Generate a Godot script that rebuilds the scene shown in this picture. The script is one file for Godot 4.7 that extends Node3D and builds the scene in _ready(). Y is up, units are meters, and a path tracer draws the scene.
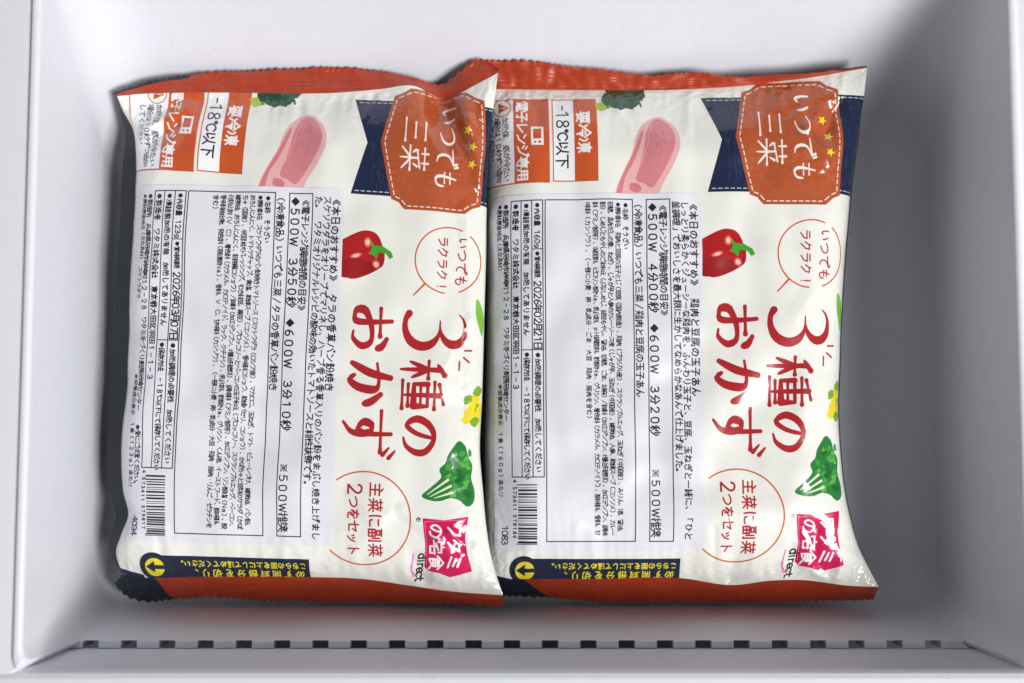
extends Node3D

const MM := 0.001
var noise := FastNoiseLite.new()
var creases: Array
var film_mat: StandardMaterial3D
var back_mat: StandardMaterial3D
var seal_mat: StandardMaterial3D
var plastic: StandardMaterial3D


func _ready() -> void:
	# camera: held over the drawer, tipped 5 degrees from straight down
	var cam := Camera3D.new()
	cam.name = "camera"
	add_child(cam)
	cam.position = Vector3(0, 0.64, 0)
	cam.rotation_degrees = Vector3(-85, 0, 0)
	cam.fov = 27.02
	cam.near = 0.05
	cam.far = 20.0
	var lens := CameraAttributesPhysical.new()
	lens.frustum_focal_length = 50.0
	lens.exposure_aperture = 5.0
	lens.frustum_focus_distance = 0.613
	cam.attributes = lens
	cam.fov = 27.02
	# the room's air and the lamps
	var env := Environment.new()
	env.background_mode = Environment.BG_COLOR
	env.background_color = Color(0.46, 0.46, 0.47)
	env.tonemap_mode = Environment.TONE_MAPPER_LINEAR
	env.tonemap_exposure = 1.0
	env.sdfgi_enabled = true
	env.ssao_enabled = true
	env.ssil_enabled = true
	var we := WorldEnvironment.new()
	we.name = "environment"
	we.environment = env
	add_child(we)
	var lamp := AreaLight3D.new()
	lamp.name = "ceiling_lamp"
	lamp.area_size = Vector2(1.15, 1.15)
	lamp.light_color = Color(1.0, 0.995, 0.985)
	lamp.light_energy = 11.6
	lamp.shadow_enabled = true
	add_child(lamp)
	lamp.look_at_from_position(Vector3(1.74, 2.38, 1.0), Vector3(0, 0, -0.06), Vector3(0, 1, 0))
	noise.seed = 11
	noise.frequency = 1.0
	noise.fractal_type = FastNoiseLite.FRACTAL_NONE
	make_materials()
	make_drawer()
	make_packs()


func make_materials() -> void:
	plastic = StandardMaterial3D.new()
	plastic.albedo_color = Color8(230, 232, 240)
	plastic.roughness = 0.42
	plastic.albedo_texture = plastic_grain()
	plastic.uv1_triplanar = true
	plastic.uv1_world_triplanar = true
	plastic.uv1_scale = Vector3(5, 5, 5)
	plastic.metallic_specular = 0.45
	film_mat = StandardMaterial3D.new()
	film_mat.albedo_texture = film_print()
	film_mat.roughness = 0.2
	film_mat.metallic_specular = 0.5
	film_mat.clearcoat_enabled = true
	film_mat.clearcoat = 0.6
	film_mat.clearcoat_roughness = 0.07
	seal_mat = StandardMaterial3D.new()
	seal_mat.albedo_texture = seal_print()
	seal_mat.roughness = 0.36
	back_mat = StandardMaterial3D.new()
	back_mat.albedo_color = Color8(20, 28, 42)
	back_mat.roughness = 0.5


# moulded plastic: a faint uneven tone, specks of dust and a few light scuffs
func plastic_grain() -> ImageTexture:
	var s := Sheet.new(0, 0, 768, 768, 1.0, GLYPHS, Color8(252, 252, 252))
	var i := 0
	for y in 768:
		for x in 768:
			var m := 1.0 - 0.012 * absf(noise.get_noise_2d(x / 60.0, y / 60.0 + 300)) - 0.016 * s.rng.randf()
			for c in 3:
				s.d[i] = int(s.d[i] * m)
				i += 1
	for n in 70:
		var at := Vector2(s.rng.randf_range(8, 760), s.rng.randf_range(8, 760))
		s.dab(at, at + Vector2(s.rng.randf_range(-2, 2), s.rng.randf_range(-2, 2)), 0.9, 0.7, Color8(168, 164, 162))
	for n in 34:
		var at := Vector2(s.rng.randf_range(30, 730), s.rng.randf_range(30, 730))
		s.dab(at, at + Vector2(s.rng.randf_range(-22, 22), s.rng.randf_range(-22, 22)), 0.7, 0.4, Color8(218, 215, 216))
	return s.texture()


func mesh_of(pos: PackedVector3Array, nor: PackedVector3Array, uv: PackedVector2Array, idx: PackedInt32Array, m: Material, called: String, parent: Node) -> MeshInstance3D:
	var a := []
	a.resize(Mesh.ARRAY_MAX)
	a[Mesh.ARRAY_VERTEX] = pos
	a[Mesh.ARRAY_NORMAL] = nor
	if uv.size() > 0: a[Mesh.ARRAY_TEX_UV] = uv
	a[Mesh.ARRAY_INDEX] = idx
	var am := ArrayMesh.new()
	am.add_surface_from_arrays(Mesh.PRIMITIVE_TRIANGLES, a)
	am.surface_set_material(0, m)
	var o := MeshInstance3D.new()
	o.name = called
	o.mesh = am
	parent.add_child(o, true)
	return o


# a sheet of nu x nv points as one mesh; its normals come from its own slopes
func sheet_mesh(p: PackedVector3Array, nu: int, nv: int, uv: PackedVector2Array, m: Material, called: String, parent: Node, flip := false) -> MeshInstance3D:
	var nor := PackedVector3Array()
	nor.resize(p.size())
	for j in nv:
		for i in nu:
			var dx := p[j * nu + mini(i + 1, nu - 1)] - p[j * nu + maxi(i - 1, 0)]
			var dz := p[mini(j + 1, nv - 1) * nu + i] - p[maxi(j - 1, 0) * nu + i]
			var n := dz.cross(dx).normalized()
			nor[j * nu + i] = -n if flip else n
	var idx := PackedInt32Array()
	for j in nv - 1:
		for i in nu - 1:
			var a := j * nu + i
			if flip: idx.append_array([a, a + nu, a + 1, a + 1, a + nu, a + nu + 1])
			else: idx.append_array([a, a + 1, a + nu, a + 1, a + nu + 1, a + nu])
	return mesh_of(p, nor, uv, idx, m, called, parent)


func tag(o: Node, label: String, category: String, group := "") -> void:
	o.set_meta("label", label)
	o.set_meta("category", category)
	if group != "": o.set_meta("group", group)


# ---------------------------------------------------------------- the drawer
const RIM := 0.080
const FRONT_TOP := 0.0385
const BED := -0.022

# the tub's inside at a height: left, right, back, front, corner radius at the back, at the front
func tub_at(y: float) -> Array:
	return [-0.1872 - 0.04 * y, 0.1945 + 0.07 * y, -0.1735 - 0.75 * y, 0.0645 + 0.20 * y, 0.030, 0.011]

# one point of the way round, t from 0 to 1: back left corner, back, right, front, left; pulled in by "inset"
func tub_point(side: int, t: float, y: float, inset: float) -> Vector3:
	var b := tub_at(y)
	var xl: float = b[0] + inset
	var xr: float = b[1] - inset
	var zb: float = b[2] + inset
	var zf: float = b[3] - inset
	var rb: float = b[4]
	var rf: float = b[5]
	match side:
		0: return Vector3(lerpf(xl + rb, xr - rb, t), y, zb)
		1: # right, with both its corners
			if t < 0.2: return Vector3(xr - rb, y, zb + rb) + Vector3(sin(t / 0.2 * PI / 2), 0, -cos(t / 0.2 * PI / 2)) * rb
			if t > 0.8: return Vector3(xr - rf, y, zf - rf) + Vector3(cos((t - 0.8) / 0.2 * PI / 2), 0, sin((t - 0.8) / 0.2 * PI / 2)) * rf
			return Vector3(xr, y, lerpf(zb + rb, zf - rf, (t - 0.2) / 0.6))
		2: return Vector3(lerpf(xr - rf, xl + rf, t), y, zf)
		_:
			if t < 0.2: return Vector3(xl + rf, y, zf - rf) + Vector3(-sin(t / 0.2 * PI / 2), 0, cos(t / 0.2 * PI / 2)) * rf
			if t > 0.8: return Vector3(xl + rb, y, zb + rb) + Vector3(-cos((t - 0.8) / 0.2 * PI / 2), 0, -sin((t - 0.8) / 0.2 * PI / 2)) * rb
			return Vector3(xl, y, lerpf(zf - rf, zb + rb, (t - 0.2) / 0.6))

func rim_height(side: int, t: float) -> float:
	if side == 2: return FRONT_TOP
	if side == 1: return lerpf(RIM, FRONT_TOP, smoothstep(0.86, 0.995, t))
	if side == 3: return lerpf(RIM, FRONT_TOP, smoothstep(0.14, 0.005, t))
	return RIM


func make_drawer() -> void:
	var root := Node3D.new()
	root.name = "freezer_drawer"
	add_child(root)
	tag(root, "white plastic freezer drawer with a row of vent slots, holding both meal packs", "drawer")
	var names := ["back_wall", "side_wall", "front_wall", "side_wall"]
	var fillet := 0.012
	for side in 4:
		var nu := 61 if side % 2 == 0 else 181
		var pts := PackedVector3Array()
		var rows := 0
		var lip := 0.0003 if side == 2 else 0.002
		var flange := 0.0 if side == 2 else 0.030
		for j in 9: # the rounded foot of the wall
			var f := j / 8.0 * PI / 2
			for i in nu: pts.append(tub_point(side, i / (nu - 1.0), BED + fillet * (1 - cos(f)), fillet * (1 - sin(f))))
			rows += 1
		for j in range(1, 19): # the wall
			for i in nu:
				var t := i / (nu - 1.0)
				pts.append(tub_point(side, t, lerpf(BED + fillet, rim_height(side, t) - 0.002, j / 18.0), 0.0))
			rows += 1
		for j in range(1, 6): # the rounded lip
			var f := j / 5.0 * PI / 2
			for i in nu:
				var t := i / (nu - 1.0)
				pts.append(tub_point(side, t, rim_height(side, t) - 0.002 + 0.002 * sin(f), -(lip if side == 2 else lerpf(0.0003, lip, clampf((rim_height(side, t) - FRONT_TOP) / 0.02, 0, 1))) * (1 - cos(f))))
			rows += 1
		if flange > 0:
			# the flat rim, a shallow step along it, and its outer skirt
			for q in [[0.0010, 0.0], [0.0014, -0.0004], [0.0017, -0.0012], [0.0022, -0.0017], [0.0030, -0.0016], [0.012, -0.0014], [0.028, -0.0016], [0.0296, -0.002], [0.030, -0.004], [0.031, -0.02]]:
				for i in nu:
					var t := i / (nu - 1.0)
					var keep := clampf((rim_height(side, t) - 0.045) / 0.02, 0.01, 1.0)
					pts.append(tub_point(side, t, rim_height(side, t), -0.002 - q[0] * keep) + Vector3(0, q[1], 0))
				rows += 1
		sheet_mesh(pts, nu, rows, PackedVector2Array(), plastic, names[side], root, true)
	# the bottom
	var round_pts := []
	for side in 4:
		for i in 60: round_pts.append(tub_point(side, i / 60.0, BED, fillet))
	var pos := PackedVector3Array([Vector3(0, BED, -0.05)])
	var nor := PackedVector3Array([Vector3.UP])
	var idx := PackedInt32Array()
	for q in round_pts:
		pos.append(q)
		nor.append(Vector3.UP)
	for i in round_pts.size(): idx.append_array([0, 1 + i, 1 + (i + 1) % round_pts.size()])
	mesh_of(pos, nor, PackedVector2Array(), idx, plastic, "bottom_panel", root)
	# the bars between the vent slots, along the top of the front wall
	var first := -0.1788
	var pitch := 0.01594
	var slot := 0.0068
	for n in 25:
		var x0 := first + pitch * (n - 1) + slot
		var x1 := first + pitch * n
		if n == 0: x0 = -0.1884
		if n == 24: x1 = 0.1968
		prism_x(PackedVector2Array([Vector2(0.0699, 0.024), Vector2(0.0724, 0.0392), Vector2(0.0727, 0.0399), Vector2(0.0755, 0.0400), Vector2(0.0755, 0.024)]), x0, x1, plastic, "vent_bar", root)
	# the front panel: an inner face that leans out, a rounded top, a hollow underside
	var face := PackedVector2Array()
	for q in [[0.0757, 0.0385], [0.0762, 0.048], [0.0786, 0.0735], [0.0791, 0.0762], [0.0803, 0.0783], [0.0822, 0.0795], [0.085, 0.080], [0.110, 0.080], [0.112, 0.079], [0.113, 0.076], [0.113, -0.032], [0.045, -0.032], [0.045, -0.030], [0.111, -0.030], [0.111, 0.0385]]:
		face.append(Vector2(q[0], q[1]))
	prism_x(face, -0.262, 0.272, plastic, "front_panel", root)


# an outline in z and y drawn out along x
func prism_x(outline: PackedVector2Array, x0: float, x1: float, m: Material, called: String, parent: Node) -> MeshInstance3D:
	var st := SurfaceTool.new()
	st.begin(Mesh.PRIMITIVE_TRIANGLES)
	st.set_smooth_group(-1)
	var n := outline.size()
	for i in n:
		var a := outline[i]
		var b := outline[(i + 1) % n]
		for q in [[x0, a], [x1, a], [x1, b], [x0, a], [x1, b], [x0, b]]:
			st.add_vertex(Vector3(q[0], q[1].y, q[1].x))
	var tri := Geometry2D.triangulate_polygon(outline)
	for x in [x0, x1]:
		for i in tri: st.add_vertex(Vector3(x, outline[i].y, outline[i].x))
	st.generate_normals()
	st.set_material(m)
	var o := MeshInstance3D.new()
	o.name = called
	o.mesh = st.commit()
	parent.add_child(o, true)
	return o


# ---------------------------------------------------------------- the packs
# a smooth curve through (key, value) pairs
func through(keys: PackedFloat32Array, vals: PackedFloat32Array, x: float) -> float:
	var n := keys.size()
	if x <= keys[0]: return vals[0]
	if x >= keys[n - 1]: return vals[n - 1]
	var i := 0
	while keys[i + 1] < x: i += 1
	var h := keys[i + 1] - keys[i]
	var t := (x - keys[i]) / h
	var s := (vals[i + 1] - vals[i]) / h
	var s0 := s if i == 0 else (vals[i] - vals[i - 1]) / (keys[i] - keys[i - 1])
	var s1 := s if i == n - 2 else (vals[i + 2] - vals[i + 1]) / (keys[i + 2] - keys[i + 1])
	var m0 := 0.5 * (s + s0)
	var m1 := 0.5 * (s + s1)
	var t2 := t * t
	var t3 := t2 * t
	return (2 * t3 - 3 * t2 + 1) * vals[i] + (t3 - 2 * t2 + t) * h * m0 + (3 * t2 - 2 * t3) * vals[i + 1] + (t3 - t2) * h * m1

# [keys, first values, second values] of a line of points, by x or by z
func table(pts: Array, by_z: bool) -> Array:
	var k := PackedFloat32Array()
	var a := PackedFloat32Array()
	var b := PackedFloat32Array()
	for p in pts:
		k.append(p.z if by_z else p.x)
		a.append(p.x if by_z else p.z)
		b.append(p.y)
	return [k, a, b]

func near_line(p: Vector2, c: Array) -> float:
	var a := Vector2(c[0], c[1])
	var b := Vector2(c[2], c[3])
	var v := b - a
	var t := clampf((p - a).dot(v) / v.length_squared(), 0, 1)
	return p.distance_to(a + v * t)


# d: the pack's outline and folds in millimetres about its middle
func make_pack(d: Dictionary, sticker: ImageTexture) -> Node3D:
	var root := Node3D.new()
	root.name = "frozen_meal_pack"
	add_child(root, true)
	root.position = d.at
	var tl := table(d.left, true)
	var tr := table(d.right, true)
	var t1 := table(d.top, false)
	var t0 := table(d.top_edge, false)
	var b1 := table(d.foot, false)
	var b0 := table(d.foot_edge, false)
	var nu := 230
	var nv := 300
	var p := PackedVector3Array()
	p.resize(nu * nv)
	var under := p.duplicate()
	var smooth_y := PackedFloat32Array()
	smooth_y.resize(nu * nv)
	var tx0: float = t1[0][0]
	var tx1: float = t1[0][t1[0].size() - 1]
	var bx0: float = b1[0][0]
	var bx1: float = b1[0][b1[0].size() - 1]
	var ends := []
	for i in nu:
		var q := i / (nu - 1.0)
		var a := lerpf(q, 0.5 - 0.5 * cos(PI * q), 0.75)
		ends.append([a, through(t1[0], t1[1], lerpf(tx0, tx1, a)), through(t1[0], t1[2], lerpf(tx0, tx1, a)), through(b1[0], b1[1], lerpf(bx0, bx1, a)), through(b1[0], b1[2], lerpf(bx0, bx1, a))])
	for j in nv:
		var q := j / (nv - 1.0)
		var b := lerpf(q, 0.5 - 0.5 * cos(PI * q), 0.75)
		var zl := lerpf(ends[0][1], ends[0][3], b)
		var zr := lerpf(ends[nu - 1][1], ends[nu - 1][3], b)
		var xl := through(tl[0], tl[1], zl)
		var yl := through(tl[0], tl[2], zl)
		var xr := through(tr[0], tr[1], zr)
		var yr := through(tr[0], tr[2], zr)
		for i in nu:
			var e: Array = ends[i]
			var a: float = e[0]
			var x := lerpf(xl, xr, a)
			var z := lerpf(e[1], e[3], b)
			var corner := lerpf(lerpf(ends[0][2], ends[nu - 1][2], a), lerpf(ends[0][4], ends[nu - 1][4], a), b)
			var edge := lerpf(yl, yr, a) + lerpf(e[2], e[4], b) - corner
			# how far the film has risen from its sides and its ends
			var ds := minf(a * (xr - xl) / d.roll_left, (1 - a) * (xr - xl) / d.roll_right)
			var de: float = minf(b, 1 - b) * (e[3] - e[1]) / d.roll_end
			var fs := pow(1 - pow(1 - minf(ds, 1), 2.3), 0.55)
			var fe := 1 - pow(1 - minf(de, 1), 2.2)
			var lump := noise.get_noise_2d(x / 34.0 + d.seed, z / 46.0) * 1.5 + noise.get_noise_2d(x / 70.0 + d.seed, z / 20.0 + 80) * 0.5 + noise.get_noise_2d(x / 15.0 + d.seed, z / 30.0 + 40) * 0.28
			var top: float = d.height + 2.2 * (1 - pow(2 * a - 1, 2)) + lump
			var y := lerpf(edge, top, fs * fe)
			# the film buckles a little sideways too
			x += (noise.get_noise_2d(x / 80.0 + 5.0, z / 24.0 + d.seed) * 1.1 + noise.get_noise_2d(x / 60.0 + 25.0, z / 11.0 + d.seed) * 0.25) * fs * fe
			smooth_y[j * nu + i] = y
			# gathers that run out from the end strips, folds, and the film's fine crumple
			var dm: float = minf(b, 1 - b) * (e[3] - e[1])
			var rise := minf(1.0, minf(dm, minf(a, 1 - a) * (xr - xl)) / 3.0)
			var g := noise.get_noise_2d(x / 9.0 + d.seed * 3, (7 if b < 0.5 else 19) + z / 60.0)
			y += (0.5 - absf(g) * 1.6) * 0.8 * exp(-dm / 11.0) * rise
			for c in d.folds:
				var r := near_line(Vector2(x, z), c)
				if r < c[5] * 2.4: y += c[4] * (1.0 - sqrt(r * r + 0.09) / sqrt(c[5] * c[5] * 5.76 + 0.09)) * rise
			var crumple := exp(-minf(dm / 13.0, minf(a, 1 - a) * (xr - xl) / 9.0))
			var cr := absf(noise.get_noise_2d(x / 6.0 + 9, z / 7.0 + d.seed)) + 0.6 * absf(noise.get_noise_2d(x / 2.8 + z / 5.0, z / 3.4 + d.seed))
			y += (0.35 - cr) * 0.42 * (0.015 + crumple) * rise
			p[j * nu + i] = Vector3(x, y, z) * MM
			var f2 := pow(1 - pow(1 - minf(ds * 2.2, 1), 2.0), 0.5) * (1 - pow(1 - minf(de * 2.0, 1), 2.0))
			# the flank bulges past the seam
			var s2 := clampf(ds * 2.2, 0, 1)
			var out: float = sin(PI * pow(s2, 0.25)) * fe * (-d.bulge_left if a < 0.5 else d.bulge_right)
			under[j * nu + i] = Vector3(x + out, minf(lerpf(edge, -21.3, f2), y - 0.15 * rise), z) * MM
	# where each point of the film lies on the flat print: lengths along the film from its middle
	var uv := PackedVector2Array()
	uv.resize(nu * nv)
	var mid := nu / 2
	var mid_v := nv / 2
	var pu := PackedFloat32Array()
	pu.resize(nu * nv)
	var pv := pu.duplicate()
	for j in nv:
		var base := p[j * nu + mid].x / MM
		pu[j * nu + mid] = base
		for way in [1, -1]:
			var i: int = mid + way
			var run := 0.0
			while i >= 0 and i < nu:
				var dx := (p[j * nu + i].x - p[j * nu + i - way].x) / MM
				var dy := (smooth_y[j * nu + i] - smooth_y[j * nu + i - way]) * 0.7
				run += sqrt(dx * dx + dy * dy)
				pu[j * nu + i] = base + run * way
				i += way
	for i in nu:
		var base := p[mid_v * nu + i].z / MM
		pv[mid_v * nu + i] = base
		for way in [1, -1]:
			var j: int = mid_v + way
			var run := 0.0
			while j >= 0 and j < nv:
				var dz := (p[j * nu + i].z - p[(j - way) * nu + i].z) / MM
				var dy := (smooth_y[j * nu + i] - smooth_y[(j - way) * nu + i]) * 0.3
				run += sqrt(dz * dz + dy * dy)
				pv[j * nu + i] = base + run * way
				j += way
	var turn: float = d.turn
	var su := pu.duplicate()
	var sv := pu.duplicate()
	for n in nu * nv:
		var q: Vector2 = Vector2(pu[n], pv[n]).rotated(turn) / 0.430 + d.print_at
		su[n] = q.x
		sv[n] = q.y
		q.y -= d.skew * (q.x - 340.0) * clampf((320.0 - q.y) / 160.0, 0, 1)
		if q.y < 335: q.y = 335 - (335 - q.y) * 0.952
		if q.x > 344: q.x = 344 + (q.x - 344) * lerpf(d.stretch, 1.0, smoothstep(220.0, 430.0, q.y))
		pu[n] = q.x
		pv[n] = q.y
		uv[n] = Vector2((q.x - 90) / 440.0, (q.y - 50) / 575.0)
	var front := sheet_mesh(p, nu, nv, uv, film_mat, "front_film", root)
	sheet_mesh(under, nu, nv, PackedVector2Array(), back_mat, "back_film", root, true)
	# the crimped end strips with their toothed edges
	for top in [true, false]:
		var nc := 480
		var nr := 33
		var sp := PackedVector3Array()
		var suv := PackedVector2Array()
		var edge_t: Array = t0 if top else b0
		var j: int = 0 if top else nv - 1
		var ex0: float = edge_t[0][0]
		var ex1: float = edge_t[0][edge_t[0].size() - 1]
		for r in nr:
			var t := r / (nr - 1.0)
			for c in nc:
				var a := c / (nc - 1.0)
				# the film's own edge at this share of the width
				var lo := 0
				var hi := nu - 1
				while hi - lo > 1:
					var m := (lo + hi) / 2
					if ends[m][0] < a: lo = m
					else: hi = m
				var w := clampf((a - ends[lo][0]) / (ends[hi][0] - ends[lo][0]), 0, 1)
				var from := p[j * nu + lo].lerp(p[j * nu + hi], w) / MM
				var x := lerpf(ex0, ex1, a)
				var to := Vector3(x, through(edge_t[0], edge_t[2], x), through(edge_t[0], edge_t[1], x))
				var tooth := absf(fposmod(a * 56.0 + 0.7 * noise.get_noise_2d(a * 9, d.seed), 1.0) - 0.5) * 2.0
				var reach := t * (1.0 - 0.10 * (1.0 - tooth) * smoothstep(0.7, 1.0, t))
				var q := from.lerp(to, reach)
				var body := smoothstep(0.0, 0.12, t)
				q.y += body * (0.07 * sin(t * TAU * 7.0) + 0.3 * noise.get_noise_2d(a * 26 + d.seed, t * 1.5) + 0.9 * noise.get_noise_2d(a * 9 + d.seed, 3.0 + t)) * (1.0 if top else 0.8)
				sp.append(q * MM)
				var u := lerpf(pu[j * nu + lo], pu[j * nu + hi], w)
				suv.append(Vector2((u + (d.seal_shift if top else 0.0) - 90) / 440.0, ((1 - t) * 38.0 if top else 42.0 + t * 37.0) / 80.0))
		sheet_mesh(sp, nc, nr, suv, seal_mat, "end_seal", root, top)
	make_sticker(d, root, sticker, p, su, sv, nu, nv)
	return root


# the sticker lies on the film: each of its points is looked up on the film by its place in the print
func make_sticker(d: Dictionary, root: Node3D, picture: ImageTexture, p: PackedVector3Array, pu: PackedFloat32Array, pv: PackedFloat32Array, nu: int, nv: int) -> void:
	var m := StandardMaterial3D.new()
	m.albedo_texture = picture
	m.roughness = 0.40
	m.metallic_specular = 0.45
	m.clearcoat_enabled = true
	m.clearcoat = 0.35
	m.clearcoat_roughness = 0.16
	var n_long := 211
	var n_wide := 131
	var pts := PackedVector3Array()
	var uv := PackedVector2Array()
	var rad := 7.0
	for iy in n_wide:
		for ix in n_long:
			var nx := 352.0 * ix / (n_long - 1)
			var ny := 214.0 * iy / (n_wide - 1)
			# rounded corners: draw the outermost points in
			var cx := clampf(nx, rad, 352 - rad)
			var cy := clampf(ny, rad, 214 - rad)
			var off := Vector2(nx - cx, ny - cy)
			if off.x != 0 and off.y != 0:
				var big := maxf(absf(off.x), absf(off.y))
				off = off.normalized() * big
			var q := Vector2(cx, cy) + off
			var want: Vector2 = d.sticker_at + Vector2(-q.y, q.x * 1.022).rotated(d.sticker_turn)
			# find the place on the film
			var fi := (nu - 1) * clampf((want.x - 130) / 355.0, 0.02, 0.98)
			var fj := (nv - 1) * clampf((want.y - 85) / 500.0, 0.02, 0.98)
			for step in 14:
				var i := clampi(int(fi), 0, nu - 2)
				var j := clampi(int(fj), 0, nv - 2)
				var n := j * nu + i
				var a := fi - i
				var b := fj - j
				var u := lerpf(lerpf(pu[n], pu[n + 1], a), lerpf(pu[n + nu], pu[n + nu + 1], a), b)
				var v := lerpf(lerpf(pv[n], pv[n + 1], a), lerpf(pv[n + nu], pv[n + nu + 1], a), b)
				fi = clampf(fi + (want.x - u) / maxf(pu[n + 1] - pu[n], 0.3), 0.0, nu - 1.001)
				fj = clampf(fj + (want.y - v) / maxf(pv[n + nu] - pv[n], 0.3), 0.0, nv - 1.001)
			var i := clampi(int(fi), 1, nu - 3)
			var j := clampi(int(fj), 1, nv - 3)
			var n := j * nu + i
			var a := clampf(fi - i, 0, 1)
			var b := clampf(fj - j, 0, 1)
			var at := p[n].lerp(p[n + 1], a).lerp(p[n + nu].lerp(p[n + nu + 1], a), b)
			var up := (p[n + nu] - p[n - nu]).cross(p[n + 1] - p[n - 1]).normalized()
			pts.append(at + up * 0.00028)
			uv.append(Vector2(q.x / 352.0, q.y / 214.0))
	sheet_mesh(pts, n_long, n_wide, uv, m, "label_sticker", root)


func folds_px(list: Array, cx: float) -> Array:
	var out := []
	for c in list: out.append([(c[0] - cx) * 0.43, (c[1] - 335) * 0.43, (c[2] - cx) * 0.43, (c[3] - 335) * 0.43, c[4], c[5]])
	# short creases that spread from the end strips and the corners
	var rng := RandomNumberGenerator.new()
	rng.seed = int(cx)
	for n in 34:
		var top := n % 2 == 0
		var x := rng.randf_range(-76, 76)
		if n % 3 == 0: x = signf(x) * rng.randf_range(56, 77)
		var z := -110.0 if top else 105.0
		var way := Vector2(-x * 0.006 + rng.randf_range(-0.6, 0.6), 1.0 if top else -1.0).normalized() * rng.randf_range(7, 24)
		var h := rng.randf_range(0.22, 0.75) * (1.0 if n % 5 else -1.0)
		out.append([x, z, x + way.x, z + way.y, h, rng.randf_range(0.8, 1.9)])
	for n in 12:
		var x := rng.randf_range(58, 74) * (1.0 if n % 2 else -1.0)
		var z := rng.randf_range(-90, 95)
		out.append([x, z, x + signf(x) * rng.randf_range(4, 9), z + rng.randf_range(-14, 14), rng.randf_range(0.2, 0.5), rng.randf_range(0.9, 1.8)])
	return out


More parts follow.
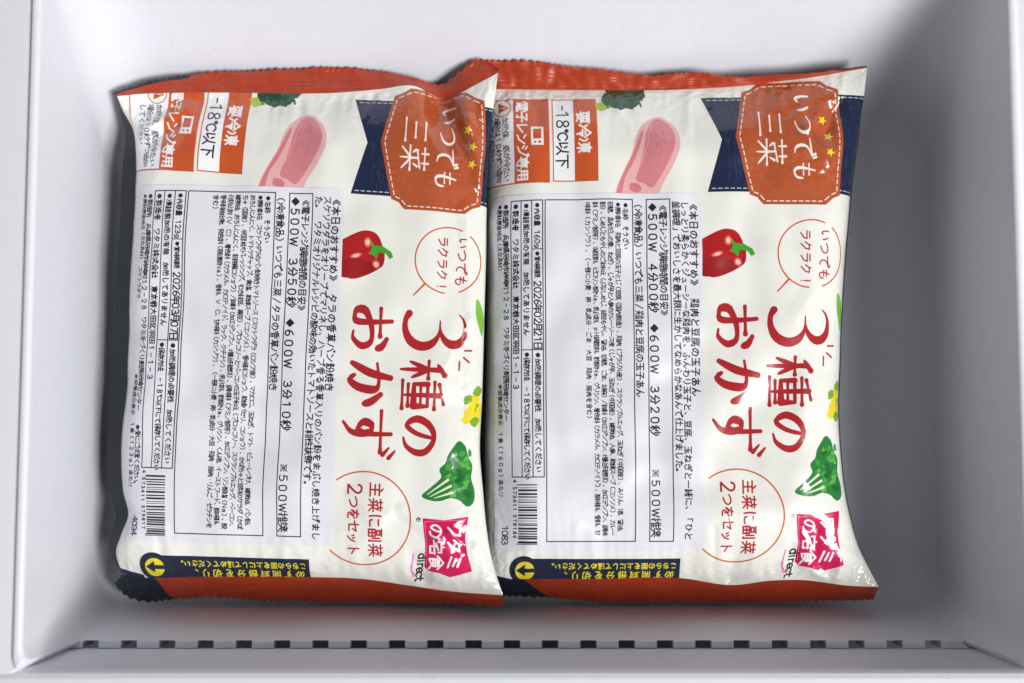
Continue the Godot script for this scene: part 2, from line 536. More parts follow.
func make_packs() -> void:
	var cod := {
		"dish": "《本日のおすすめ》　タラの香草パン粉焼き", "step_one": 8.45,
		"text_one": "スケソウダラをオリーブでマリネし、ハーブ香る香草入りのパン粉をまぶし焼き上げまし",
		"text_two": "た。　ワタミオリジナルレシピの酸味の効いたトマトソースと相性抜群です。",
		"time_one": "3分50", "time_two": "3分10", "short": "タラの香草パン粉焼き", "weight": "123g", "date": "2026年03月07日",
		"stuff": ["●原材料名　スケトウダラのパン粉焼きトマトソース（スケトウダラ（ロシア産）、マカロニ、玉ねぎ、トマト・ピューレづけ、植物油、パン粉、",
			"おろしにんにく、トマトケチャップ、食塩、乾燥スープ（コンソメ）、香味料コショウ、乾燥パセリ、コショウ）、かぼちゃと豆類のサラダ（かぼ",
			"ちゃ（国産）、半固体状ドレッシング、むき枝豆、黒豆）、ブロッコリーとベーコンの玉子和え（ブロッコリー、スクランブルエッグ、ベーコン、",
			"植物油、おろしにんにく、粗挽黒コショウ）/糊料（加工デンプン、増粘多糖類）、調味料（アミノ酸等）、加工デンプン、リン酸塩（Na）、酸",
			"化防止剤（V　C）、着色料（カラメル、カロテノイド、ラック、クチナシ）、乳化剤、酢酸Na、グリシン、くん液、イーストフード、酸味料、",
			"香辛料抽出物、発色剤（亜硝酸Na）、香料、V　C、甘味料（カンゾウ）、（一部に小麦・卵・乳成分・大豆・鶏肉・豚肉・りんご・ゼラチンを",
			"含む）"],
		"last": "●骨にご注意ください。", "origin": "スケトウダラ", "code": "4 573411 579817", "lot": "4034", "seed": 34,
	}
	var chicken := {
		"dish": "《本日のおすすめ》　鶏肉と豆腐の玉子あん", "step_one": 8.35,
		"text_one": "しっとり柔らかくジューシーな鶏肉を、ふんわり玉子と、豆腐、玉ねぎと一緒に、「ひと",
		"text_two": "釜調理」でおいしさを最大限に生かしてなめらかなあんで仕上げました。",
		"time_one": "4分00", "time_two": "3分20", "short": "鶏肉と豆腐の玉子あん", "weight": "160g", "date": "2026年02月21日",
		"stuff": ["●原材料名　鶏肉と豆腐の玉子とじ（豆腐（国内製造）、鶏肉（ブラジル産）、スクランブルエッグ、玉ねぎ（中国産）、みりん、酒、醤油、",
			"砂糖、昆布だしの素、ねぎ）、じゃが芋と人参のカレーソース煮（じゃが芋、玉ねぎ（中国産）、植物油、人参、乾燥スープ（コンソメ）、カレー",
			"粉）、しめじともやしのごま和え（ぶなしめじ、緑豆もやし、醤油、砂糖、ごま、胡麻）/糊料（加工デンプン、増粘多糖類）、加工デンプン、調味",
			"料（アミノ酸等）、凝固剤、ピロリン酸Na、乳化剤、pH調整剤、酢酸Na、グリシン、着色料（カラメル、カロテノイド）、酸味料、香料、甘",
			"味料（カンゾウ）、（一部に小麦・卵・乳成分・ごま・大豆・鶏肉・豚肉を含む）"],
		"last": "", "origin": "", "code": "4 573411 578186", "lot": "1083", "seed": 83,
	}
	var left := {
		"at": Vector3(-87.3, 0, -56.36) * MM, "seed": 3.0, "seal_shift": 0.0, "skew": 0.05, "stretch": 0.97, "bulge_left": 9.5, "bulge_right": 0.0, "height": 28.0, "roll_left": 20.0, "roll_right": 26.0, "roll_end": 40.0,
		"turn": -0.028, "print_at": Vector2(314.5, 333), "sticker_at": Vector2(344.5, 184), "sticker_turn": 0.0,
		"left": [Vector3(-89.1, 17.0, -108.2), Vector3(-87.7, 12.0, -102.7), Vector3(-83.9, 10.0, -95.3), Vector3(-81.9, 10.0, -85.3), Vector3(-81.4, 10.0, -62.5), Vector3(-82.5, 10.0, -35.3), Vector3(-82.7, 10.0, -3.9), Vector3(-83.3, 10.0, 27.3), Vector3(-85.0, 10.0, 45.0), Vector3(-83.7, 10.0, 66.9), Vector3(-81.3, 10.0, 77.9), Vector3(-84.5, 10.0, 86.6), Vector3(-86.6, 10.0, 94.0), Vector3(-83.7, 10.0, 104.0)],
		"right": [Vector3(81.1, 20.0, -118.0), Vector3(79.7, 20.0, -107.3), Vector3(77.5, 18.0, -88.2), Vector3(76.2, 17.0, -61.2), Vector3(75.8, 17.0, -34.3), Vector3(75.0, 17.0, -3.2), Vector3(74.2, 17.0, 27.6), Vector3(73.3, 17.0, 49.4), Vector3(74.7, 17.0, 66.8), Vector3(76.4, 17.0, 84.1), Vector3(78.6, 17.0, 97.0), Vector3(83.4, 15.0, 112.4)],
		"top": [Vector3(-89.1, 17.0, -108.2), Vector3(-79.1, 16.0, -109.4), Vector3(-52.5, 15.0, -110.3), Vector3(-25.6, 15.0, -110.1), Vector3(5.8, 15.0, -110.1), Vector3(28.2, 16.0, -111.6), Vector3(44.0, 17.0, -112.7), Vector3(56.2, 11.0, -107.5), Vector3(66.4, 17.0, -110.8), Vector3(81.1, 20.0, -118.0)],
		"top_edge": [Vector3(-91.6, 15.0, -110.0), Vector3(-75.0, 12.0, -116.8), Vector3(-57.4, 11.0, -120.3), Vector3(-30.5, 10.5, -122.2), Vector3(5.5, 10.5, -123.6), Vector3(25.6, 10.5, -122.3), Vector3(43.5, 10.0, -118.6), Vector3(55.0, 9.0, -116.2), Vector3(63.9, 14.0, -120.6), Vector3(73.0, 16.0, -126.0), Vector3(81.6, 21.0, -119.6)],
		"foot": [Vector3(-83.7, 12.0, 104.0), Vector3(-71.1, 13.0, 105.2), Vector3(-50.3, 14.0, 104.7), Vector3(-5.3, 14.0, 104.7), Vector3(22.6, 14.0, 105.6), Vector3(41.4, 13.0, 108.3), Vector3(60.2, 14.0, 110.8), Vector3(83.4, 15.6, 112.4)],
		"foot_edge": [Vector3(-91.8, -6.0, 109.4), Vector3(-85.3, -7.0, 115.7), Vector3(-61.4, -7.0, 116.5), Vector3(-48.1, -7.0, 115.7), Vector3(-28.2, -7.0, 117.0), Vector3(-4.3, -7.0, 117.4), Vector3(31.6, -6.0, 117.7), Vector3(60.1, -2.0, 118.2), Vector3(82.9, 6.0, 118.3)],
		"folds": folds_px([[443, 101, 455, 132, -4.0, 4.0], [455, 132, 470, 165, -1.6, 3.0], [466, 112, 484, 180, 2.4, 1.8], [462, 96, 470, 118, 1.4, 2.4], [466, 205, 473, 320, 1.2, 1.8], [473, 320, 474, 440, 1.1, 1.8], [404, 510, 438, 538, 1.1, 1.5], [438, 538, 458, 566, 1.4, 1.6], [352, 556, 392, 512, 0.6, 1.6], [356, 494, 380, 520, 0.8, 2.0], [452, 532, 474, 552, 1.2, 1.3], [440, 575, 476, 548, 1.0, 1.6], [415, 560, 425, 583, -1.6, 2.4], [136, 122, 176, 97, 2.4, 2.2], [140, 137, 166, 116, -2.0, 2.2], [150, 104, 160, 98, -1.5, 2.0], [190, 100, 185, 128, 0.6, 2.0], [255, 148, 262, 95, -0.8, 5.0], [130, 515, 158, 530, -0.9, 4.0], [318, 178, 318, 190, 0.4, 6.0], [140, 350, 330, 322, 0.5, 6.0], [250, 372, 250, 380, 0.6, 14.0]], 310),
	}
	var right := {
		"at": Vector3(69.15, 0, -56.36) * MM, "seed": 21.0, "seal_shift": 52.0, "skew": 0.0, "stretch": 0.935, "bulge_left": 0.0, "bulge_right": 2.5, "height": 26.0, "roll_left": 24.0, "roll_right": 22.0, "roll_end": 38.0,
		"turn": 0.004, "print_at": Vector2(312, 333.5), "sticker_at": Vector2(343.5, 189), "sticker_turn": 0.0,
		"left": [Vector3(-80.9, 8.0, -113.8), Vector3(-80.9, 6.0, -86.2), Vector3(-81.3, 6.0, -49.5), Vector3(-80.8, 6.0, -17.8), Vector3(-81.2, 6.0, 27.1), Vector3(-81.6, 6.0, 58.2), Vector3(-80.6, 6.0, 89.0), Vector3(-78.8, 8.0, 105.9)],
		"right": [Vector3(88.7, 21.0, -120.0), Vector3(87.8, 18.0, -107.5), Vector3(86.3, 13.0, -93.9), Vector3(83.6, 12.0, -75.7), Vector3(80.4, 12.0, -48.5), Vector3(77.5, 12.0, -17.1), Vector3(75.6, 12.0, 14.1), Vector3(74.7, 12.0, 36.2), Vector3(76.0, 12.0, 58.2), Vector3(78.3, 12.0, 75.6), Vector3(82.3, 12.0, 90.9), Vector3(86.5, 12.0, 100.0), Vector3(90.6, 14.0, 108.9)],
		"top": [Vector3(-80.9, 8.0, -113.8), Vector3(-34.0, 11.0, -112.5), Vector3(5.0, 13.0, -112.2), Vector3(37.5, 15.0, -113.7), Vector3(54.9, 16.0, -115.7), Vector3(67.4, 18.0, -116.9), Vector3(88.7, 21.0, -120.0)],
		"top_edge": [Vector3(-81.9, 14.0, -125.9), Vector3(-58.7, 14.0, -125.7), Vector3(-43.8, 14.0, -123.2), Vector3(-24.0, 14.0, -121.3), Vector3(-6.7, 14.0, -118.8), Vector3(6.2, 15.0, -119.7), Vector3(15.5, 16.0, -119.6), Vector3(26.5, 17.0, -117.6), Vector3(46.7, 19.0, -117.2), Vector3(66.2, 21.5, -118.0), Vector3(88.4, 22.0, -120.6)],
		"foot": [Vector3(-78.8, 10.0, 105.9), Vector3(-36.3, 13.0, 105.7), Vector3(4.3, 14.0, 105.2), Vector3(27.0, 11.0, 108.4), Vector3(44.4, 14.0, 106.2), Vector3(58.0, 14.0, 106.0), Vector3(77.6, 14.0, 108.4), Vector3(90.6, 14.6, 108.9)],
		"foot_edge": [Vector3(-78.0, -7.0, 114.8), Vector3(-55.0, -7.0, 115.7), Vector3(-26.2, -7.0, 117.8), Vector3(11.8, -7.0, 117.8), Vector3(32.4, -7.0, 117.8), Vector3(58.1, -6.0, 117.5), Vector3(91.8, -1.0, 116.0)],
		"folds": folds_px([[838, 90, 812, 121, 1.6, 1.8], [812, 121, 834, 160, 1.4, 1.8], [842, 104, 834, 126, -4.0, 3.6], [808, 215, 818, 290, 0.6, 3.0], [818, 290, 800, 312, 0.6, 2.4], [731, 587, 737, 556, -2.2, 3.0], [700, 590, 745, 566, 0.8, 2.0], [805, 566, 832, 584, 1.4, 1.8], [803, 570, 790, 552, -1.3, 2.0], [835, 584, 852, 556, 1.2, 1.8], [770, 584, 790, 566, 0.9, 1.8], [660, 98, 675, 112, -0.8, 4.0], [590, 340, 660, 372, 0.5, 7.0], [496, 505, 505, 535, -1.6, 4.0], [500, 330, 512, 345, 0.5, 3.0]], 672),
	}
	var a := make_pack(left, sticker_print(cod))
	tag(a, "cream frozen meal pack labelled 2026年03月07日, overlapping its neighbour beside the lit wall", "meal pack", "frozen meal packs lying in the drawer")
	var b := make_pack(right, sticker_print(chicken))
	tag(b, "cream frozen meal pack labelled 2026年02月21日, partly under its neighbour beside the shaded wall", "meal pack", "frozen meal packs lying in the drawer")


func v2(a: Array) -> Array:
	var out := []
	for i in range(0, a.size(), 2): out.append(Vector2(a[i], a[i + 1]))
	return out


# a rounded outline through the points
func soft(a: Array) -> Array:
	var p := v2(a)
	var n := p.size()
	var out := []
	for i in n:
		for j in 5:
			out.append(p[i].cubic_interpolate(p[(i + 1) % n], p[(i + n - 1) % n], p[(i + 2) % n], j / 5.0))
	return out


# a print laid out for x across the pack and y along it; the pack's writing reads along +y
func film_print() -> ImageTexture:
	var cream := Color8(231, 231, 224)
	var s := Sheet.new(90, 50, 530, 625, 3.5, GLYPHS, cream)
	var orange := Color8(198, 84, 38)
	var navy := Color8(24, 33, 58)
	var red := Color8(168, 32, 38)
	var white := Color8(240, 240, 242)
	var ink := Color8(30, 34, 44)
	var yellow := Color8(228, 212, 44)
	var dn := Vector2(0, 1)
	# storage and heating panels
	s.rect(193, 95, 239.5, 184, orange)
	s.rect(194.2, 96.2, 215.5, 182.8, white)
	s.print_line("要冷凍", Vector2(225.5, 110), dn, 14, 15.2, 2.0, white)
	s.print_line("-", Vector2(204, 103), dn, 9, 6, 1.5, ink)
	s.print_line("18", Vector2(204, 109), dn, 15, 10.5, 1.5, ink)
	s.print_line("℃以下", Vector2(203.5, 130), dn, 14, 13.5, 1.6, ink)
	s.rect(112, 94, 190, 185, orange)
	s.rect(113, 95.2, 153, 183.8, white)
	s.print_line("電子レンジ専用", Vector2(162, 97), dn, 12.5, 12.3, 1.75, white)
	s.poly(v2([171, 127, 184, 127, 184, 147, 171, 147]), white)
	s.poly(v2([173.3, 129.2, 181.7, 129.2, 181.7, 140, 173.3, 140]), orange)
	s.blob(180, 143.6, 1.4, 1.4, 0, orange)
	s.blob(175.5, 143.6, 1.2, 1.2, 0, orange)
	s.arc(141, 104, 9.5, 0, 360, 1.0, orange)
	s.poly(v2([148.5, 104, 137, 98, 137, 110]), orange)
	s.dab(Vector2(145, 104), Vector2(141, 104), 1.1, 0.8, white)
	s.dab(Vector2(139, 104), Vector2(138.8, 104), 1.1, 1.1, white)
	s.print_line("加熱後、底が冷たい", Vector2(144.5, 115), dn, 7.4, 7.4, 0.75, ink)
	s.print_line("場合は10秒ずつ追加", Vector2(135.5, 115), dn, 7.0, 6.6, 0.75, ink)
	s.print_line("してください", Vector2(127, 115), dn, 7.4, 7.2, 0.75, ink)
	# broccoli at the top edge
	s.poly(v2([238, 101, 254, 96, 256, 106, 244, 111, 240, 109]), Color8(168, 190, 64), 0.10)
	for b in [[262, 91, 13, 15], [274, 97, 12, 13], [282, 89, 9, 12], [264, 102, 10, 8], [252, 96, 7, 10]]:
		s.blob(b[0], b[1], b[2] * 0.95, b[3] * 0.9, 0, Color8(30, 74, 50), 0.35, 0.28)
	for i in 60:
		s.blob(s.rng.randf_range(251, 287), s.rng.randf_range(80, 107), 1.5, 1.3, 0, Color8(44, 98, 62) if i % 2 else Color8(20, 56, 40), 0.2, 0.4)
	# a slice of ham
	s.poly(soft([303, 117, 314, 123, 322, 135, 323, 150, 316, 168, 307, 183, 297, 200, 276, 206, 255, 206, 258, 190, 265, 174, 274, 156, 279, 138, 288, 124]), Color8(230, 176, 176), 0.03)
	s.poly(soft([302, 119.5, 312, 125, 318, 137, 317.5, 150, 310, 167, 301, 182, 294, 190, 286, 186, 278, 182, 282, 168, 286, 152, 289, 137, 294, 125]), Color8(210, 130, 137), 0.05)
	s.poly(soft([284, 134, 286, 136, 281, 152, 275, 166, 267, 180, 262, 200, 256, 204, 259, 190, 266, 174, 275, 156]), Color8(212, 124, 132), 0.05)
	for i in 40:
		var at := Vector2(s.rng.randf_range(287, 310), s.rng.randf_range(130, 174))
		s.dab(at, at + Vector2(s.rng.randf_range(-2, 1), s.rng.randf_range(2, 6)), 0.7, 0.4, Color8(212, 124, 132) if i % 2 else Color8(196, 104, 114))
	s.line(v2([296, 126, 292, 137, 290, 148, 286, 158, 282, 170]), 1.0, Color8(224, 154, 156))
	s.blob(277, 190, 6.5, 4.5, 0.3, Color8(210, 122, 130), 0.05, 0.15)
	# denim ribbon with the leather patch
	s.poly(v2([348, 95.5, 530, 96, 530, 195, 350, 195, 364.5, 143]), Color8(23, 35, 66), 0.34)
	for i in 900:
		var x := s.rng.randf_range(352, 525)
		var y := s.rng.randf_range(99, 186)
		if x > 368:
			s.dab(Vector2(x, y), Vector2(x, y + s.rng.randf_range(3, 9)), 0.5, 0.3, Color8(46, 62, 100) if i % 3 else Color8(12, 19, 42))
	s.dashes(v2([352, 98.5, 530, 98.5]), 0.9, 3.4, 2.4, Color8(212, 212, 208))
	s.dashes(v2([353, 191.5, 530, 191.5]), 0.9, 3.4, 2.4, Color8(212, 212, 208))
	var patch := v2([388, 90, 397, 86, 404, 80, 463, 80, 470, 86, 479, 90, 483, 140, 479, 196.5, 471, 200, 463, 207, 403, 207, 397, 200, 390, 197.5, 377.5, 140])
	s.poly(patch, Color8(174, 82, 44), 0.08)
	for i in 260:
		s.blob(s.rng.randf_range(392, 474), s.rng.randf_range(92, 196), s.rng.randf_range(0.6, 3.2), s.rng.randf_range(0.6, 2.6), 0.4, Color8(179, 87, 48) if i % 2 else Color8(168, 77, 40), 0.08, 0.5)
	var stitch := v2([391, 93, 399, 89, 406, 84, 461, 84, 467, 89, 476, 93, 479.5, 140, 475.5, 193.5, 468.5, 197, 461, 203.5, 405, 203.5, 399.5, 197, 393, 194.5, 381.5, 140, 391, 93])
	s.dashes(stitch, 1.1, 3.6, 2.6, Color8(236, 226, 216))
	s.print_line("いつでも", Vector2(443, 92), dn, 22, 23.6, 2.6, Color8(240, 232, 226), 0.55)
	s.print_line("三菜", Vector2(411.5, 111), dn, 28, 29.5, 2.3, Color8(240, 232, 226), 0.3)
	s.star(463, 122, 5, yellow, 0.1); s.star(469, 138, 5, yellow, 0.0); s.star(469, 155, 5, yellow, 0.15)
	# red pepper
	s.poly(soft([330, 246, 343, 241, 355, 234.6, 364, 231, 372, 231, 378, 234, 382, 240.5, 384, 247, 386, 253, 385, 263, 378.6, 268.6, 367, 274.5, 355, 278, 344, 275.6, 330, 274]), Color8(172, 22, 26), 0.06)
	s.poly(soft([343, 262, 360, 258, 378, 262, 385, 258, 384, 264, 377, 269, 362, 275, 350, 277, 342, 275]), Color8(150, 14, 20), 0.06)
	for q in [[369, 242, 3.6, 5, 0.0], [358, 255.5, 6, 2.4, -0.3], [378, 263, 3.6, 4.4, -0.6]]:
		s.blob(q[0], q[1], q[2], q[3], q[4], Color8(212, 96, 84), 0.02)
		s.blob(q[0], q[1], q[2] * 0.6, q[3] * 0.6, q[4], Color8(240, 190, 176))
	s.poly(v2([372, 240, 376, 245, 384, 245, 392, 250, 394.5, 255, 391, 257.5, 387, 252, 380, 251, 378, 258, 374.5, 254, 370, 253, 373, 248.5]), Color8(66, 160, 50), 0.06)
	# speech bubble
	s.arc(449, 255, 33, 95, 292, 1.3, orange)
	s.arc(449, 255, 33, 308, 430, 1.3, orange)
	s.line(v2([426.5, 279.5, 416, 291.5]), 1.3, orange)
	s.poly(v2([421, 268, 431, 290, 426, 279]), cream)
	s.line(v2([421, 272.5, 427, 280, 416, 291.5]), 1.3, orange)
	s.print_line("いつでも", Vector2(462, 230), dn, 12, 12.8, 1.25, red)
	s.print_line("ラクラク!", Vector2(443, 231), dn, 10.5, 11.2, 1.25, red)
	# the big words
	var three := [[5, 10, 1.2], [10, 5.5, 2.2], [18, 3.2, 3.6], [27, 4.2, 6.0], [33.5, 9.5, 8.2], [34.5, 17, 8.4], [29.5, 24, 5.6], [21, 28, 2.6], [12, 28.6, 1.4]]
	var low := [[18, 28.4, 1.4], [27, 30, 4.0], [35, 37, 8.0], [37, 47, 9.4], [32, 57, 8.6], [22, 62.5, 6.2], [12, 62.8, 5.0], [5.5, 59.5, 7.0]]
	for part in [three, low]:
		var pts := []
		for q in part: pts.append(Vector3(q[0], q[1], q[2]))
		pts = s.curve(pts)
		for i in pts.size() - 1:
			var a: Vector3 = pts[i]
			var b: Vector3 = pts[i + 1]
			s.dab(Vector2(472 - a.y, 304 + a.x), Vector2(472 - b.y, 304 + b.x), a.z, b.z, red)
	s.glyph("種", Vector2(453, 355), Vector2(0, 49), Vector2(-46, 0), 5.6, red, 0.45)
	s.glyph("の", Vector2(450, 410), Vector2(0, 42), Vector2(-41, 0), 6.4, red, 0.5)
	s.glyph("お", Vector2(398, 301), Vector2(0, 49), Vector2(-44, 0), 6.8, red, 0.5)
	s.glyph("か", Vector2(399, 355), Vector2(0, 48), Vector2(-45, 0), 6.8, red, 0.5)
	s.glyph("す", Vector2(402, 405), Vector2(0, 46), Vector2(-50, 0), 6.6, red, 0.5)
	s.dab(Vector2(398, 444), Vector2(392, 451), 2.0, 4.4, red); s.dab(Vector2(404, 447), Vector2(398, 454), 2.0, 4.4, red)
	s.line(v2([470, 344, 477, 343.5]), 1.8, red); s.line(v2([469, 351, 475, 355.5]), 1.8, red); s.line(v2([465, 355, 465, 364]), 1.7, red)
	# the round badge
	s.arc(375, 515, 47, -126, 136, 1.4, orange)
	s.print_line("主菜に副菜", Vector2(387, 478), dn, 14, 15.2, 1.7, red)
	s.print_line("2", Vector2(366, 479), dn, 17, 13, 2.0, red)
	s.print_line("つをセット", Vector2(365, 492), dn, 12, 12.2, 1.5, red)
	# leafy greens, a yellow flower, a leaf at the side
	s.poly(soft([432.5, 490.7, 441, 482, 451, 472, 449, 464, 455, 457, 457, 450, 462, 442, 468, 435, 475, 440, 478, 450, 483, 459, 482, 472, 486, 484, 485, 496, 478, 500, 470, 494, 461, 492, 452, 495, 442, 495]), Color8(38, 122, 52), 0.10)
	for i in 34:
		s.blob(s.rng.randf_range(456, 480), s.rng.randf_range(446, 490), s.rng.randf_range(1.5, 4.5), s.rng.randf_range(1.5, 4), s.rng.randf() * 3, [Color8(62, 152, 62), Color8(26, 98, 44), Color8(92, 172, 78)][i % 3], 0.08, 0.5)
	for q in [[438, 489, 458, 474], [441, 491, 461, 480], [445, 492.5, 463, 486.5]]:
		s.dab(Vector2(q[0], q[1]), Vector2(q[2], q[3]), 0.8, 2.6, Color8(226, 232, 206))
	for i in 14:
		s.blob(479 + s.rng.randf_range(-4, 10), 398 + s.rng.randf_range(-14, 20), 4.5, 5.5, s.rng.randf(), Color8(234, 212, 40) if i % 4 else Color8(120, 168, 44), 0.06, 0.5)
	s.poly(soft([479, 292, 484, 296, 490, 312, 488, 328, 483, 318, 479, 306]), Color8(120, 184, 60), 0.06)
	# the maker's flag
	var pink := Color8(206, 16, 84)
	s.poly(v2([434, 512.5, 456, 514, 480, 510, 478.5, 522, 477, 531, 479.5, 548, 484, 565, 472, 569, 462, 572, 452, 568, 440, 566, 436, 562, 437, 540]), pink)
	s.line(v2([436, 516, 474, 513.5]), 0.5, Color8(238, 150, 180)); s.line(v2([436.5, 516, 438, 540, 438, 560]), 0.5, Color8(238, 150, 180))
	s.print_line("ワタミ", Vector2(466.5, 515.5), dn, 15, 16.2, 2.3, white)
	s.print_line("の宅食", Vector2(448, 517), dn, 15, 16.0, 1.9, white)
	s.print_line("R", Vector2(430, 512), dn, 2.8, 3, 0.5, ink); s.arc(430, 514, 1.9, 0, 360, 0.5, ink)
	s.print_line("direct", Vector2(435, 547), Vector2(-0.14, 1).normalized(), 11, 5.0, 1.5, ink, 0.0, -0.25)
	s.line(v2([425, 549, 422.5, 566, 426, 572]), 1.3, Color8(226, 110, 176)); s.line(v2([422, 562, 424, 573, 430, 571]), 1.0, Color8(226, 110, 176))
	s.poly(v2([90, 545, 108, 556, 120, 572, 150, 580, 160, 625, 90, 625]), navy, 0.10)
	# heating arrow and its band; this writing stands on its head
	s.rect(160, 558, 320, 590, navy, 0.10)
	s.blob(162, 570, 15, 15, 0, navy, 0.10)
	s.arc(163, 571, 7.2, 12, 348, 5.4, yellow)
	s.blob(163, 571, 6.4, 6.4, 0, yellow)
	s.rect(161, 568.5, 182, 572.8, navy)
	s.poly(v2([154, 570.6, 163, 564.4, 163, 576.8]), navy)
	var left := Vector2(-1, 0)
	s.print_line("こちらの面を上にして温めてください。", Vector2(317, 566), left, 6.6, 7.3, 1.05, yellow)
	s.print_line("必ず開封部分を切り、", Vector2(316, 576), left, 9.0, 12.0, 1.3, yellow)
	return s.texture()


# the two crimped end strips: the upper half of the picture is the strip at the pack's top, the lower half the other
func seal_print() -> ImageTexture:
	var rust := Color8(172, 58, 27)
	var s := Sheet.new(90, 0, 530, 80, 3.5, GLYPHS, rust)
	var navy := Color8(22, 32, 50)
	s.rect(90, 0, 530, 80, rust, 0.05)
	for y in range(2, 80, 4):
		for i in 90:
			var x := s.rng.randf_range(90, 525)
			s.dab(Vector2(x, y + s.rng.randf_range(-1.5, 1.5)), Vector2(x + s.rng.randf_range(4, 22), y), 0.5, 0.3, Color8(184, 70, 37) if i % 2 else Color8(155, 49, 23))
	s.poly(v2([90, 0, 176, 0, 176, 9, 120, 11, 90, 16]), navy, 0.12)
	s.poly(v2([90, 38, 158, 38, 188, 80, 90, 80]), navy, 0.12)
	for i in 26:
		var p := Vector2(s.rng.randf_range(112, 160), s.rng.randf_range(44, 74))
		if p.x < 136 + (p.y - 42) * 0.6:
			s.dab(p, p + Vector2(s.rng.randf_range(-2, 2), s.rng.randf_range(-2.5, 2.5)), 0.7, 0.6, Color8(128, 140, 40))
	for i in 120:
		s.blob(s.rng.randf_range(95, 525), s.rng.randf_range(60, 78), s.rng.randf_range(0.3, 0.8), 0.3, 0, Color8(214, 120, 92), 0.0, 0.3)
	return s.texture()


# the white sticker, upright: nx 0 to 352, ny 0 to 214
func sticker_print(p: Dictionary) -> ImageTexture:
	var s := Sheet.new(0, 0, 352, 214, 5.5, GLYPHS, Color8(223, 222, 230))
	var ink := Color8(28, 28, 36)
	var e := Vector2(1, 0)
	s.print_line(p.dish, Vector2(8, 8), e, 8.8, 9.7, 1.18, ink)
	s.print_line(p.text_one, Vector2(8, 17), e, 7.7, p.step_one, 1.03, ink)
	s.print_line(p.text_two, Vector2(8, 25.7), e, 7.7, 8.25, 1.03, ink)
	frame(s, 6, 32, 343, 55.6, 1.0, ink)
	s.print_line("《電子レンジ調理時間の目安》", Vector2(10, 39), e, 8.0, 8.2, 1.06, ink)
	s.print_line("◆500W 3分50秒".replace("3分50", p.time_one).replace(" ", "　"), Vector2(9, 49.6), e, 10, 10.0, 1.37, ink)
	s.print_line("◆600W 3分10秒".replace("3分10", p.time_two).replace(" ", "　"), Vector2(130, 49.6), e, 10, 10.0, 1.37, ink)
	s.print_line("※500W推奨", Vector2(272, 49.6), e, 9.6, 9.6, 1.18, ink)
	s.print_line("（冷凍食品）いつでも三菜/" + p.short, Vector2(7, 64.2), e, 8.3, 8.5, 1.06, ink)
	frame(s, 6, 69.8, 343, 158.5, 1.0, ink)
	s.print_line("●名称　そうざい", Vector2(9, 77), e, 5.8, 5.9, 0.88, ink)
	var y := 84.8
	for l in p.stuff:
		s.print_line(l, Vector2(9, y), e, 5.6, 328.0 / maxf(56, l.length()) if l.length() > 30 else 5.8, 0.74, ink)
		y += 7.6
	frame(s, 6, 161, 280, 193.5, 1.0, ink)
	s.line(v2([6, 172, 280, 172]), 0.9, ink); s.line(v2([6, 183, 280, 183]), 0.9, ink)
	s.line(v2([55, 161, 55, 172]), 0.9, ink); s.line(v2([155, 161, 155, 183]), 0.9, ink)
	s.print_line("●内容量", Vector2(8, 166.5), e, 5.9, 6.0, 0.88, ink)
	s.print_line(p.weight, Vector2(36, 166.5), e, 6.4, 4.6, 0.94, ink)
	s.print_line("●賞味期限", Vector2(57, 166.5), e, 5.6, 5.3, 0.88, ink)
	s.print_line(p.date, Vector2(87, 166.4), e, 8.6, 6.1, 1.22, ink)
	s.print_line("●加熱調理の必要性　加熱してください", Vector2(157, 166.5), e, 6.2, 6.6, 0.94, ink)
	s.print_line("●凍結前加熱の有無　加熱してありません", Vector2(8, 177.6), e, 6.3, 7.0, 0.97, ink)
	s.print_line("●保存方法　-18℃以下にて保存してください", Vector2(157, 177.6), e, 6.0, 5.7, 0.92, ink)
	s.print_line("●製造者　ワタミ株式会社　東京都大田区羽田1-1-3", Vector2(8, 188.5), e, 6.6, 7.2, 1.01, ink)
	s.print_line("●製造所　兵庫県尼崎市神崎町12-28　ワタミ手づくり厨房尼崎センター", Vector2(8, 199), e, 6.3, 6.2, 0.94, ink)
	s.print_line(p.last, Vector2(238, 199), e, 6.0, 5.6, 0.92, ink)
	s.print_line("●原料原産地名（主な具材）　" + p.origin, Vector2(8, 206), e, 5.2, 5.3, 0.78, ink)
	s.print_line("●栄養成分表示　1食（" + p.weight + "）あたり", Vector2(188, 206), e, 5.6, 5.9, 0.83, ink)
	# bar code
	s.rng.seed = p.seed
	var x := 287.0
	var n := 0
	while x < 345.5:
		var wide := 0.62 * s.rng.randi_range(1, 3)
		if n % 2 == 0: s.rect(x, 168.0, minf(x + wide, 346), 187.0 if n > 3 else 188.6, ink)
		x += wide
		n += 1
	s.rect(344.4, 168, 345.0, 188.6, ink); s.rect(345.7, 168, 346.3, 188.6, ink)
	var at := 286.0
	for c in String(p.code):
		if c != " ": s.print_line(c, Vector2(at - 4, 190.6), e, 4.2, 4.2, 0.78, ink)
		at += 4.1 if c != " " else 2.6
	s.print_line(p.lot, Vector2(328, 201.5), e, 8.0, 4.7, 1.14, ink)
	return s.texture()


func frame(s: Sheet, x0: float, y0: float, x1: float, y1: float, w: float, c: Color) -> void:
	s.line(v2([x0, y0, x1, y0, x1, y1, x0, y1, x0, y0]), w, c)


